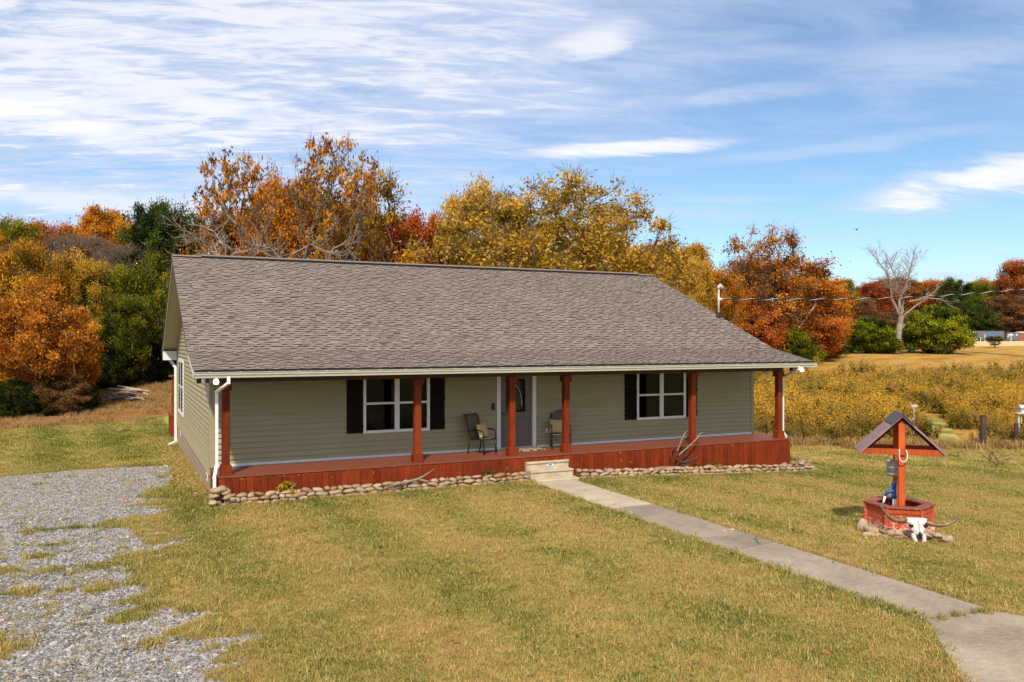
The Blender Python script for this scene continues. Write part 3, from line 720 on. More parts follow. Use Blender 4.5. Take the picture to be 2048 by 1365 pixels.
slabq([(7.60, -4.445), (8.87, -4.275), (8.83, -8.10), (7.58, -8.30)], .05, parent=walk)
slabq([(7.58, -8.325), (8.83, -8.125), (8.79, -12.28), (7.56, -12.20)], .015, parent=walk)
pad = slabq([(7.56, -12.235), (8.79, -12.315), (9.0, -12.65), (10.2, -14.5), (11.5, -17), (3.2, -17.0), (6.18, -13.73)], .0, 'concrete_pad'); pad['kind'] = 'structure'

sm = simple('bare_soil', (.10, .062, .035), .95, .35, 9, bump=.7)
def strip(x0, x1, y0, y1, dz=.006, n=40, along='y'):
    V = []; F = []
    for i in range(n+1):
        u = i/n
        if along == 'y': y = y0+(y1-y0)*u; a, b = x0+rnd.uniform(-.0, .015), x1+rnd.uniform(-.03, .03); V += [(a, y, hz(a, y)+dz), (b, y, hz(b, y)+dz)]
        else: x = x0+(x1-x0)*u; a, b = y0+rnd.uniform(-.04, .02), y1; V += [(x, a, hz(x, a)+dz), (x, b, hz(x, b)+dz)]
    for i in range(n): k = 2*i; F.append((k, k+1, k+3, k+2))
    o = obj('soil_strip', new_mesh('soil_strip', V, F), sm); tag(o, kind='structure')
strip(8.82, 8.96, -12.2, -.9, n=90); strip(7.50, 7.60, -12.2, -.9, n=90); strip(.0, 7.7, -.72, -.0, .008, 60, 'x'); strip(9.05, 17.7, -.72, -.0, .008, 60, 'x')
cpts = [(8.42, -8.18), (8.48, -8.02), (8.56, -7.96), (8.62, -7.80), (8.74, -7.74), (8.83, -7.60)]
MB().tube([(x, y, hz(x, y)+WZ+.0005) for x, y in cpts], .006, 4).build('crack', M['dark'], walk)
# ------------------------------------------------------------------ stones
def stone_mesh(seed):
    import bmesh
    r_ = random.Random(seed); bm = bmesh.new(); bmesh.ops.create_icosphere(bm, subdivisions=2, radius=1)
    ax = [(Vector((r_.gauss(0, 1), r_.gauss(0, 1), r_.gauss(0, 1))).normalized(), r_.uniform(.55, .92)) for _ in range(10)]
    for v in bm.verts:
        for n, dd in ax:
            k = v.co.dot(n)
            if k > dd: v.co -= n*(k-dd)*.9
        v.co *= 1+r_.uniform(-.04, .04)
    me = bpy.data.meshes.new('stone'); bm.to_mesh(me); bm.free(); me.materials.append(M['stone'])
    me.polygons.foreach_set('use_smooth', [True]*len(me.polygons)); return me
stones = [stone_mesh(i) for i in range(9)]
def place_stone(parent, x, y, z, w, h, dpt, rz=0, tilt=0):
    obj('stone', rnd.choice(stones), None, parent, (x, y, z), (rnd.uniform(-.2, .2), tilt, rz), (w/2, dpt/2, h/2))
def stone_line(parent, x0, x1, y, nrow, hh=.105, off=0):
    for r_ in range(nrow):
        x = x0+(r_ % 2)*.1; 
        while x < x1:
            w = rnd.choice((.13, .17, .2, .24, .28, .36))*rnd.uniform(.85, 1.15); zz = hz(x, y)-.015+hh*(.38+r_*.82)
            place_stone(parent, x+w/2, y+r_*.055+rnd.uniform(-.03, .03), zz+rnd.uniform(-.012, .012), w*1.05, hh*rnd.uniform(.95, 1.35), rnd.uniform(.16, .24), rnd.uniform(-.3, .3), rnd.uniform(-.28, .28)); x += w*.93
sb1 = thing('stone_border', 'dry-stacked river stone border in front of the porch, left of the steps', 'stone border')
stone_line(sb1, .0, 7.55, -.45, 3)
for q in range(14): place_stone(sb1, rnd.uniform(-.15, .25), rnd.uniform(-.5, -.1), -.55+rnd.uniform(0, .3), rnd.uniform(.2, .34), rnd.uniform(.12, .17), .22, rnd.uniform(0, 3))
place_stone(sb1, .02, -.42, -.24, .42, .22, .3, .2)
for q in range(7): place_stone(sb1, -.25+q*.03, 0.0+q*.24, -.66+rnd.uniform(0, .03), rnd.uniform(.2, .3), .11, .2, rnd.uniform(0, 3))
sb2 = thing('stone_border', 'dry-stacked river stone border in front of the porch, right of the steps', 'stone border')
stone_line(sb2, 9.12, 17.6, -.45, 3)
for q in range(22): place_stone(sb2, rnd.uniform(16.6, 17.75), rnd.uniform(-.4, .1), hz(17, -.3)+.05+rnd.uniform(0, .3), rnd.uniform(.2, .32), rnd.uniform(.1, .15), .22, rnd.uniform(0, 3))
place_stone(sb2, 12.3, -.18, -.62, 1.35, .22, .35, 0)
# driftwood on the left border
MB().tube(bez((3.75, -.55, -.45), (4.3, -.5, -.28), (4.5, -.42, -.48), (5.1, -.28, -.10), 14), [.006, .02, .035, .04, .035, .035, .03, .04, .035, .03, .026, .02, .016, .012, .006], 7).build('driftwood', M['oldwood'], smooth=True)
tag(bpy.data.objects['driftwood'], 'forked grey driftwood branch lying on the left stone border', 'driftwood')

# ------------------------------------------------------------------ porch furniture
def chair(label, loc, rz):
    c = thing('patio_chair', label, 'chair', loc, rz, 'patio chairs on the porch')   # faces -y locally
    W = .27; t_ = .018
    def side(s):
        x = s*W
        MB().tube(bez((x, -.30, 0), (x, -.27, .25), (x, -.29, .50), (x, -.27, .60), 8)+bez((x, -.27, .60), (x, -.22, .67), (x, .0, .665), (x, .24, .62), 8)[1:], t_, 8).build('armrest', M['black'], c, smooth=True)
        MB().tube([(x*.96, .28, 0), (x*.96, .20, .40)], t_, 8).build('leg', M['black'], c, smooth=True)
        MB().tube([(x*.96, -.29, 0.001), (x*.96, -.27, .40)], t_*1.15, 8).build('leg', M['black'], c, smooth=True)
        MB().tube([(x*.93, -.28, .42)]+bez((x*.93, -.1, .405), (x*.93, .14, .38), (x*.93, .20, .40), (x*.93, .25, .62), 8)+[(x*.93, .31, .90), (x*.93, .37, 1.02), (x*.93, .43, 1.06)], t_*.9, 8).build('side_rail', M['black'], c, smooth=True)
    side(-1); side(1)
    path = [(-.285, .435), (-.1, .415), (.08, .40), (.17, .42), (.215, .52), (.25, .65), (.29, .82), (.325, .94), (.37, 1.02), (.43, 1.06)]
    def sling(pp, name):
        V = []; F = []; nx = 6
        for i, (y, z) in enumerate(pp):
            for j in range(nx): u = j/(nx-1)*2-1; V.append((u*W*.92, y+.008*(1-u*u), z-.010*(1-u*u)))
        for i in range(len(pp)-1):
            for j in range(nx-1): a = i*nx+j; F.append((a, a+1, a+1+nx, a+nx))
        me = new_mesh(name, V, F, True); o = obj(name, me, M['fabric'], c); m = o.modifiers.new('solid', 'SOLIDIFY'); m.thickness = .006
    sling(path[:4], 'seat'); sling(path[3:], 'backrest')
    MB().tube([(-W, -.27, .40), (W, -.27, .40)], t_*.8, 6).build('stretcher', M['black'], c); MB().tube([(-W, .2, .40), (W, .2, .40)], t_*.8, 6).build('stretcher', M['black'], c)
    return c
chair('brown mesh patio chair left of the front door, turned towards it', (6.93, 1.02, 0), R(28))
chair('brown mesh patio chair right of the front door, half behind a post', (9.42, 1.08, 0), R(-24))
def pillow(label, loc, rot):
    import bmesh
    bm = bmesh.new(); bmesh.ops.create_grid(bm, x_segments=10, y_segments=10, size=.5)
    V = []; F = []; n = 11
    for sgn in (1, -1):
        for i in range(n):
            for j in range(n):
                u, v = i/(n-1)*2-1, j/(n-1)*2-1; pinch = 1-.09*(1-abs(u))*(abs(v) > .99)-.0
                V.append((u*.20*(1-.10*(1-v*v)*0-.07*(1-abs(v))*(abs(u))), sgn*.065*max(0, (1-u**4))**.5*max(0, (1-v**4))**.5, v*.20*(1-.07*(1-abs(u))*abs(v))))
    for sgn in (0, 1):
        for i in range(n-1):
            for j in range(n-1):
                a = sgn*n*n+i*n+j; q = (a, a+n, a+n+1, a+1); F.append(q if sgn else q[::-1])
    bm.free(); me = new_mesh('pillow', V, F, True); o = obj('pillow', me, M['pillow'], None, loc, rot); tag(o, label, 'pillow', 'straw coloured pillows on the chairs')
pillow('straw coloured pillow leaning on the chair left of the door', (6.99, 1.10, .615), (R(-14), R(-8), R(28)))
pillow('straw coloured pillow on the half-hidden chair right of the door', (9.36, 1.20, .615), (R(-12), R(2), R(-24)))
def mat_m(t, b):
    v = t.vor(15, t.map(t.objco(), scale=(1, 1.4, 1))); n = t.noise(18, 2, t.objco())
    t.put(b.inputs['Base Color'], t.ramp(t.math('ADD', v, t.math('MULTIPLY', n, .3)), [(.50, (.015, .010, .008)), (.62, (.26, .15, .07)), (.80, (.52, .42, .27))])); t.put(b.inputs['Roughness'], .95)
mt = MB().box(-.42, .42, -.24, .24, .0, .02).build('doormat', material('spotted_mat', mat_m), loc=(8.42, 1.1, .001)); tag(mt, 'black and cream spotted doormat before the front door', 'doormat')
# antique walking plough leaning on the porch edge
pl = thing('antique_plough', 'rusty antique walking plough with two curved wooden handles against the porch', 'plough', (12.75, -.2, 0))
ir = simple('rusty_iron', (.085, .045, .03), .7, .4, 20, bump=.4)
MB().tube(bez((-.28, -.12, -.10), (-.15, -.1, .05), (-.05, -.08, .35), (.22, .1, .42), 12)+[(.30, .12, .41)], .020, 8).build('handle', M['oldwood'], pl, smooth=True)
MB().tube(bez((-.26, -.16, -.22), (.0, -.14, -.05), (.42, -.10, .14), (.66, .05, .32), 12)+[(.78, .1, .36), (.90, .1, .31)], .020, 8).build('handle', M['oldwood'], pl, smooth=True)
MB().tube(bez((-.22, -.1, -.10), (-.42, -.1, -.30), (-.20, -.12, -.48), (.05, -.1, -.44), 10)+bez((.05, -.1, -.44), (.25, -.1, -.42), (.42, -.1, -.38), (.5, -.06, -.30), 6)[1:], .026, 8).build('beam', ir, pl, smooth=True)
MB().tube(bez((-.05, -.08, .20), (.14, -.06, .02), (.16, -.06, -.15), (.02, -.08, -.30), 10), .016, 6).build('brace', ir, pl)
MB().tube(bez((-.30, -.05, .12), (-.50, -.06, -.10), (-.48, -.06, -.40), (-.25, -.06, -.62), 10), .015, 6).build('brace', ir, pl)
MB().prism([(.0, -.66), (.22, -.48), (.10, -.38), (-.14, -.44)], .04, 'y', -.10).build('ploughshare', ir, pl)
MB().tube([(-.02, -.08, -.46), (.06, -.08, -.64)], .03, 6).build('frog', ir, pl)

# ------------------------------------------------------------------ wishing well
wx, wy = 12.30, -7.92; wz = hz(wx, wy)
wrot = -R(41)      # local -y is the front
well = thing('wishing_well', 'red hexagonal wishing well planter with peeling paint and small gable roof', 'wishing well', (wx, wy, wz), wrot)
S = .645; H = .56
hexp = [(S*math.cos(math.pi/3*k), S*math.sin(math.pi/3*k)) for k in range(6)]
def peel_m(t, b):
    co = t.objco(); sep = t.node('ShaderNodeSeparateXYZ'); t.put(sep.inputs[0], co)
    g = t.noise(8, 4, t.map(co, scale=(.6, .6, 5))); n = t.noise(7, 6, t.map(co, scale=(1, 1, 3)), rough=.7)
    low = t.smooth(sep.outputs[2], .42, .05, 0, .17)
    ch = t.smooth(t.math('ADD', n, low), .61, .64)
    col = t.ramp(g, [(.3, (.42, .055, .02)), (.7, (.56, .10, .035))])
    col = t.mix(t.math('MULTIPLY', ch, .85), col, (.72, .52, .42)); t.put(b.inputs['Base Color'], col); t.put(b.inputs['Roughness'], .55); t.put(b.inputs['Normal'], t.bump(n, .3, .006))
peel = material('peeling_red_paint', peel_m)
for k in range(6):
    a, b_ = hexp[k], hexp[(k+1) % 6]; ctr = ((a[0]+b_[0])/2, (a[1]+b_[1])/2); ang = math.atan2(b_[1]-a[1], b_[0]-a[0])
    for j in range(3): MB().box(-.30, .30, -.022, .0, .02+j*.145, .02+j*.145+.141).build('side_board', peel, well, loc=(ctr[0]*.96, ctr[1]*.96, 0), rot=(0, 0, ang+math.pi))
    MB().box(-.31, .31, -.03, .012, .455, .555).build('top_rail', M['well'], well, loc=(ctr[0]*.975, ctr[1]*.975, 0), rot=(0, 0, ang+math.pi), bevel=.003)
    MB().box(-.04, .04, -.035, .035, 0, H).build('corner_post', peel, well, loc=(a[0]*.955, a[1]*.955, 0), rot=(0, 0, math.atan2(a[1], a[0])), bevel=.004)
    q = [(a[0]*1.05, a[1]*1.05), (b_[0]*1.05, b_[1]*1.05), (b_[0]*.72, b_[1]*.72), (a[0]*.72, a[1]*.72)]
    MB().prism(q, .03, 'z', H).build('rim_board', stain('rim_paint', (.30, .085, .06), .9) if k == 0 else MATS['rim_paint'], well, bevel=.002)
MB().prism([(x*.93, y*.93) for x, y in hexp], .02, 'z', .12).build('soil', M['dark'], well)
TOPZ = 2.40
for sy, nm in ((-.28, 'front'), (.28, 'back')):
    MB().box(-.06, .06, sy-.045, sy+.045, .1, TOPZ-.05).build('roof_post', M['well'], well, bevel=.006)
    MB().prism([(-.76, 1.60), (.76, 1.60), (.67, 1.715), (-.67, 1.715)], .05, 'y', sy-(.097 if sy < 0 else -.047)).build('crossbeam', M['well'], well)
for s in (-1, 1):
    a = (s*.0, TOPZ+.0); b_ = (s*.80, TOPZ-.76); nx_, nz_ = s*.66*.03, .75*.03
    MB().prism([a, b_, (b_[0]-s*.02, b_[1]-.035), (0, TOPZ-.045)][::s], .80, 'y', -.40).build('roof_panel', M['rail'], well)
    MB().prism([(s*.0, TOPZ-.047), (s*.76, TOPZ-.77), (s*.72, TOPZ-.81), (0, TOPZ-.11)][::s], .045, 'y', -.36).build('rafter', M['shutter'], well)
    MB().prism([(0, TOPZ+.025), (s*.21, TOPZ-.175), (s*.21, TOPZ-.20), (0, TOPZ+.002)][::s], .86, 'y', -.43).build('cap_shingle', M['black'] if False else simple('slate_grey_shingle', (.085, .085, .095), .8, .2, 30, bump=.4), well)
# bucket hanging
def wl(x, y, z): 
    c, s = math.cos(wrot), math.sin(wrot); return (wx+x*c-y*s, wy+x*s+y*c, wz+z)
bk = thing('bucket', 'small galvanised bucket hanging inside the wishing well frame', 'bucket', wl(-.12, -.02, 1.13), wrot)
bk.scale = (.88, .88, .9)
MB().lathe([(0, .005), (.115, .005), (.15, .335), (.156, .34), (.156, .33), (.146, .33), (.112, .02), (0, .02)], 20).build('bucket_body', M['galv'], bk, smooth=True)
MB().lathe([(.136, .19), (.139, .2), (.136, .21)], 20).lathe([(.120, .04), (.124, .05), (.122, .06)], 20).build('bucket_ring', M['galv'], bk)
MB().tube(bez((-.15, 0, .32), (-.13, 0, .52), (.13, 0, .52), (.15, 0, .32), 10)+[], .005, 5).build('bail', M['black'], bk)
MB().tube([(0, 0, .46), (0, 0, .56)], .006, 5).build('hook', M['black'], bk)
pu = thing('hand_pump', 'blue cast hand pump with white spout standing inside the well', 'hand pump', wl(-.09, -.02, .18), wrot, None, .92)
MB().tube([(0, 0, 0), (0, 0, .56)], .035, 12).build('standpipe', M['white'], pu, smooth=True)
MB().lathe([(.0, .54), (.06, .54), (.06, .60), (.045, .62), (.05, .80), (.062, .84), (.062, .88), (0, .89)], 14).build('pump_body', M['blue'], pu, smooth=True)
MB().tube(bez((0, 0, .68), (-.10, -.02, .70), (-.18, -.03, .66), (-.19, -.035, .58), 8), [.045, .045, .042, .04, .038, .036, .034, .032, .03], 10).build('pump_spout', M['blue'], pu, smooth=True)
MB().tube([(-.19, -.035, .58), (-.22, -.04, .46), (-.24, -.04, .40)], [.026, .024, .014], 8).build('spout_tip', M['white'], pu, smooth=True)
ro = MB().tube(bez(wl(-.055, -.40, 1.72), wl(-.075, -.42, 1.55), wl(-.06, -.42, 1.46), wl(.02, -.42, 1.47), 8)+bez(wl(.02, -.42, 1.47), wl(.10, -.42, 1.48), wl(.10, -.42, 1.62), wl(.06, -.39, 1.70), 8)[1:], .012, 7).build('rope', M['rope'], smooth=True)
tag(ro, 'loop of pale rope hanging over the front beam of the well', 'rope')
# skull leaning on the well
sk = thing('longhorn_skull', 'bleached white longhorn skull with brown horns leaning against the well', 'skull', wl(.16, -1.0, .0), wrot+R(10))
sk.scale = (.95, 1, .78); sk.rotation_euler[0] = R(-10)
def loftmesh(name, secs, n=14, mat=None, parent=None):
    V = []; F = []
    for (y, z, w, h, sq) in secs:
        for k in range(n):
            a = 2*math.pi*k/n; cx, sx = math.cos(a), math.sin(a); ex = 1/sq
            V.append((w*math.copysign(abs(cx)**ex, cx), y+h*math.copysign(abs(sx)**ex, sx)*.8, z+h*.0))
    m = len(secs)
    for i in range(m-1):
        for k in range(n): a = i*n+k; b_ = i*n+(k+1) % n; F.append((a, b_, b_+n, a+n))
    F.append(tuple(range(n))[::-1]); F.append(tuple((m-1)*n+k for k in range(n)))
    me = new_mesh(name, V, F, True); return obj(name, me, mat, parent)
loftmesh('cranium', [(.05, .62, .15, .05, 1.3), (.03, .60, .22, .08, 1.4), (.01, .54, .235, .09, 1.3), (-.01, .48, .155, .11, 1.2), (-.02, .42, .135, .11, 1.3), (-.04, .37, .16, .10, 1.2), (-.05, .31, .125, .09, 1.1), (-.07, .26, .095, .08, 1.1), (-.08, .22, .085, .07, 1.2)], 16, M['bone'], sk)
for s in (-1, 1):
    MB().tube([(s*.085, -.06, .24), (s*.10, -.08, .16), (s*.085, -.11, .08), (s*.06, -.13, .01)], [.05, .045, .04, .02], 8).build('muzzle_bone', M['bone'], sk, smooth=True)
    MB().lathe([(0, .03), (.04, .03), (.048, 0), (.035, -.03), (.0, -.04)], 10, (s*.138, -.085, .425)).build('eye_socket', M['dark'], sk, smooth=True)
MB().tube([(0, -.135, .29), (0, -.15, .22), (0, -.15, .12)], [.012, .034, .022], 6).build('nose_cavity', M['dark'], sk)
MB().tube([(0, -.085, .56), (.008, -.115, .48), (-.004, -.125, .40), (0, -.128, .31)], .0045, 4).build('suture', M['oldwood'], sk)
def horn(pts, rr_):
    MB().tube(pts, rr_, 10).build('horn', M['horn'], sk, smooth=True)
lin = lambda a, b_, n: [a+(b_-a)*i/n for i in range(n+1)]
horn(bez((-.19, .03, .57), (-.44, .0, .46), (-.60, -.05, .66), (-.70, -.05, .92), 12), lin(.078, .016, 12))
horn(bez((.19, .03, .53), (.40, -.02, .40), (.56, -.1, .42), (.80, -.08, .66), 12), lin(.072, .016, 12))
st = thing('stone_ring', 'rounded river stones heaped around the foot of the well', 'stones', (wx, wy, wz), wrot)
for k in range(40):
    u = rnd.uniform(-1, 1)
    if -.02 < u*.80 < .36 and k % 3: continue
    place_stone(st, u*.80, -.72-.26*rnd.random()*(1-.3*abs(u)), rnd.choice((.06, .08, .15)), rnd.uniform(.18, .3), rnd.uniform(.11, .16), rnd.uniform(.14, .2), rnd.uniform(-1, 1), rnd.uniform(-.4, .4))
place_stone(st, -.74, -.42, .16, .22, .36, .2, .3, .4); place_stone(st, -.60, -.55, .1, .34, .2, .2, .3); place_stone(st, -.98, -.5, .05, .25, .11, .2)

# ------------------------------------------------------------------ fence posts, feeder, rod
def fpost(label, px, dep, h, r_=.09, lean=0):
    p = ground_at(px, dep); o = MB().tube([(0, 0, -.2), (lean*.5, 0, h*.5), (lean, 0, h)], [r_, r_*.95, r_*.9], 9).build('fence_post', M['darkwood'], loc=p, smooth=False); tag(o, label, 'fence post', 'old wooden fence posts at the lawn edge'); return p
fpost('thick dark wooden fence post right of the mown track', 1966, 31.0, 1.28, .11, .02)
fp2 = fpost('dark wooden fence post beside the birdhouse stand', 2033, 31.2, .95, .085)
fpost('dark wooden fence post behind the wishing well roof', 1830, 33.5, 1.15, .09)
p = ground_at(2037, 31.6); bh = thing('birdhouse', 'pale wooden birdhouse on a white stand at the right frame edge', 'birdhouse', p, -YAW)
MB().box(-.03, .03, -.03, .03, 0, 1.28).box(.09, .12, -.02, .02, .9, 1.28).build('stand_pole', M['gutter'], bh)
MB().box(-.12, .5, -.15, .15, 1.28, 1.32).build('platform', M['gutter'], bh); MB().box(.05, .45, -.1, .1, 1.32, 1.52).build('box', M['gutter'], bh)
MB().prism([(-.16, 1.50), (.16, 1.50), (0, 1.62)], .5, 'x', 0).build('roof', M['galv'], bh)
p = ground_at(1828, 33.0); lh = thing('metal_stake', 'grey metal stake with a flat top beside the post behind the well', 'stake', p, -YAW)
MB().tube([(0, 0, 0), (0, 0, 1.42)], .022, 6).build('shaft', M['galv'], lh); MB().prism([(-.1, 1.40), (.1, 1.40), (.14, 1.5), (-.14, 1.5)], .04, 'y', -.02).build('top', M['galv'], lh)
MB().tube([(-.35, 0, .55), (0, 0, .98)], .012, 5).build('brace', M['galv'], lh)
a_ = Vector((22.05, 4.3, hz(22.05, 4.3))); b_ = point_at(1600, 833, 31.5)
rod = thing('leaning_rod', 'thin black metal rod with a round foot leaning beside the weeds', 'rod', a_)
MB().tube([(0, 0, .05), tuple(b_-a_)], .018, 6).build('shaft', M['black'], rod); MB().lathe([(0, .0), (.07, .03), (.08, .07), (0, .12)], 10).build('foot', M['black'], rod)

# ------------------------------------------------------------------ trees
def tubes(P0, P1, R0, R1, n):
    P0 = np.asarray(P0, float); P1 = np.asarray(P1, float); R0 = np.asarray(R0)[:, None]; R1 = np.asarray(R1)[:, None]
    d = P1-P0; d /= np.maximum(np.linalg.norm(d, axis=1, keepdims=True), 1e-6)
    up = np.where(np.abs(d[:, 2:3]) < .9, np.array([[0, 0, 1.]]), np.array([[1., 0, 0]]))
    a = np.cross(d, up); a /= np.linalg.norm(a, axis=1, keepdims=True); b = np.cross(a, d)
    V = []
    for (P, R_) in ((P0, R0), (P1, R1)):
        for k in range(n):
            t = 2*math.pi*k/n; V.append(P+(a*math.cos(t)+b*math.sin(t))*R_)
    V = np.stack(V, 1); m = len(P0); base = (np.arange(m)*2*n)[:, None]
    F = np.stack([np.stack([base[:, 0]+k, base[:, 0]+(k+1) % n, base[:, 0]+n+(k+1) % n, base[:, 0]+n+k], -1) for k in range(n)], 1)
    return V.reshape(-1, 3), F.reshape(-1, 4)
def leaf_quads(rs, C, size, up=0.0, elong=1.7, droop=0.0):
    n = len(C); d = rs.normal(size=(n, 3)); d[:, 2] += up; d /= np.linalg.norm(d, axis=1, keepdims=True)
    e = np.cross(d, rs.normal(size=(n, 3))); e /= np.linalg.norm(e, axis=1, keepdims=True)
    s = size*(.6+.8*rs.rand(n, 1)); d = d*s*elong*.5; e = e*s*.5
    V = np.stack([C-d, C+e*.9-d*.1, C+d, C-e*.9-d*.1], 1).reshape(-1, 3)
    F = np.arange(n*4).reshape(-1, 4); return V, F
def crown_points(rs, n, fn):
    out = []
    while len(out) < n:
        p = rs.uniform(-1, 1, 3)
        if fn(p, rs): out.append(p)
    return np.array(out)
def make_tree(seed, H, W, base, nclu, per, leaf, sig, style='broad', bare=0.0, twigs=3, trunkr=.22, lo=0.0, elong=1.7, up=0.0):
    """returns crown mesh and wood mesh. H height, W crown width, base = crown base height"""
    rs = np.random.RandomState(seed); lump = rs.normal(size=(9, 3)); lump /= np.linalg.norm(lump, axis=1, keepdims=True); la = rs.uniform(-.34, .26, 9)
    nh = 16; hol = rs.normal(size=(nh, 3)); hol /= np.linalg.norm(hol, axis=1, keepdims=True); hol *= rs.uniform(.55, .95, (nh, 1)); hor = rs.uniform(.12, .27, nh)
    def inside(p, rs):
        r = np.linalg.norm(p)
        if r < 1e-3: return False
        u = p/r; lim = 1+sum(a*max(0, u@l)**6 for a, l in zip(la, lump))
        if style == 'broad':
            if (np.linalg.norm(p-hol, axis=1)/hor).min() < 1: return False
            q = r/lim; k = (q < 1 and (q > .5 or rs.rand() < .3)) or (q < 1.16 and p[2] > 0 and rs.rand() < .10)
        elif style == 'dome': k = r/lim < 1 and (r/lim > .6 or rs.rand() < .2) and p[2] > -.97
        elif style == 'cone': k = np.hypot(p[0], p[1]) < (1-p[2])*.5*(lim)+.05 and rs.rand() < .3+.7*np.hypot(p[0], p[1])
        elif style == 'vase': k = np.hypot(p[0], p[1]) < (.30+.40*(p[2]+1))*lim and (r > .5 or rs.rand() < .35) and r < 1.1*lim
        return k
    P = crown_points(rs, nclu, inside)
    if style == 'dome': P[:, 2] = np.where(P[:, 2] < 0, P[:, 2]*.95, P[:, 2]); P[:, :2] *= (1+.35*np.clip(-P[:, 2:3], 0, 1))
    cz = (H+base)/2; hz_ = (H-base)/2
    C = np.stack([P[:, 0]*W/2, P[:, 1]*W/2, cz+P[:, 2]*hz_], 1)
    # skeleton
    nodes = [np.array([0, 0, 0.])]; par = [-1]; nt = 7; th = base+hz_*(.75 if style != 'cone' else 1.8)
    for i in range(1, nt+1):
        z = th*i/nt; nodes.append(np.array([rs.normal()*.03*z, rs.normal()*.03*z, z])); par.append(i-1)
    dist = np.linalg.norm(C-np.array([0, 0, base]), axis=1); N = np.array(nodes)
    for ci in np.argsort(dist):
        c = C[ci]; dd = np.linalg.norm(N-c, axis=1)+np.maximum(0, N[:, 2]-c[2]+.25*np.hypot(N[:, 0]-c[0], N[:, 1]-c[1]))*1.2
        dd[0] += 99; j = int(np.argmin(dd)); a = N[j]; ln = np.linalg.norm(c-a); k = max(1, int(ln/(.09*H))); pr = j
        for q in range(1, k+1):
            u = q/k; pt = a*(1-u)+c*u; pt = pt+rs.normal(size=3)*.012*H*(1 if q < k else 0); pt[2] += math.sin(u*math.pi)*-.02*ln
            nodes.append(pt); par.append(pr); pr = len(nodes)-1
        N = np.array(nodes)
    par = np.array(par); cnt = np.ones(len(N)); 
    for i in range(len(N)-1, 0, -1): cnt[par[i]] += cnt[i]*.92
    rad = trunkr*np.sqrt(cnt/cnt[0]); rad = np.maximum(rad, .012)
    i = np.arange(1, len(N)); big = rad[i] > .05
    Vs, Fs = [], []; off = 0
    for m_, sides in ((big, 7), (~big, 4)):
        ii = i[m_]
        if len(ii) == 0: continue
        r0 = np.minimum(rad[par[ii]], rad[ii]*1.35); V_, F_ = tubes(N[par[ii]], N[ii], r0, rad[ii], sides); Vs.append(V_); Fs.append(F_+off); off += len(V_)
    tw0, tw1 = [], []
    for c in C:
        for q in range(twigs):
            d = rs.normal(size=3); d /= np.linalg.norm(d); out = c-np.array([0, 0, cz]); out /= max(1e-3, np.linalg.norm(out)); d = d+out*.9+np.array([0, 0, .3]); d /= np.linalg.norm(d)
            mid = c+d*sig*1.2+rs.normal(size=3)*.05; tw0.append(c); tw1.append(mid); tw0.append(mid); tw1.append(mid+(d+rs.normal(size=3)*.3)*sig*1.0)
    if tw0:
        V_, F_ = tubes(tw0, tw1, np.full(len(tw0), .012), np.full(len(tw0), .006), 3); Vs.append(V_); Fs.append(F_+off)
    wood = new_mesh('trunk', np.concatenate(Vs), np.concatenate(Fs))
    keep = (rs.rand(len(C)) >= bare) & ((C[:, 2] > lo*H) | (rs.rand(len(C)) < .12)); Ck = C[keep]; ctone = rs.normal(.5, .20, len(Ck))
    nper = np.maximum(2, (per*np.exp(rs.normal(-.15, .6, len(Ck)))).astype(int)); csig = sig*rs.uniform(.5, 1.35, len(Ck)); idx = np.repeat(np.arange(len(Ck)), nper); off3 = rs.normal(size=(len(idx), 3))*csig[idx][:, None]*np.array([1, 1, .66]); LC = Ck[idx]+off3
    V_, F_ = leaf_quads(rs, LC, leaf, up, elong); crown = new_mesh('crown', V_, F_)
    fattr(crown, 'tone', np.clip(ctone[idx]+rs.normal(0, .13, len(idx)), 0, 1))
    return crown, wood
def leaf_mat(name, stops, trans=.35, hue=.06):
    def fn(t, b):
        tn = t.math('ADD', t.attr('tone'), t.math('MULTIPLY', t.math('SUBTRACT', t.orand(), .5), .22))
        col = t.ramp(tn, stops); t.n.remove(b)
        df = t.node('ShaderNodeBsdfDiffuse'); tr = t.node('ShaderNodeBsdfTranslucent'); t.put(df.inputs[0], col); t.put(tr.inputs[0], t.mix(1.0, col, (1.0, .85, .5), 'MULTIPLY'))
        mx = t.node('ShaderNodeMixShader'); t.put(mx.inputs[0], trans); t.l.new(df.outputs[0], mx.inputs[1]); t.l.new(tr.outputs[0], mx.inputs[2])
        t.l.new(mx.outputs[0], t.n['Material Output'].inputs[0])
    return material(name, fn)
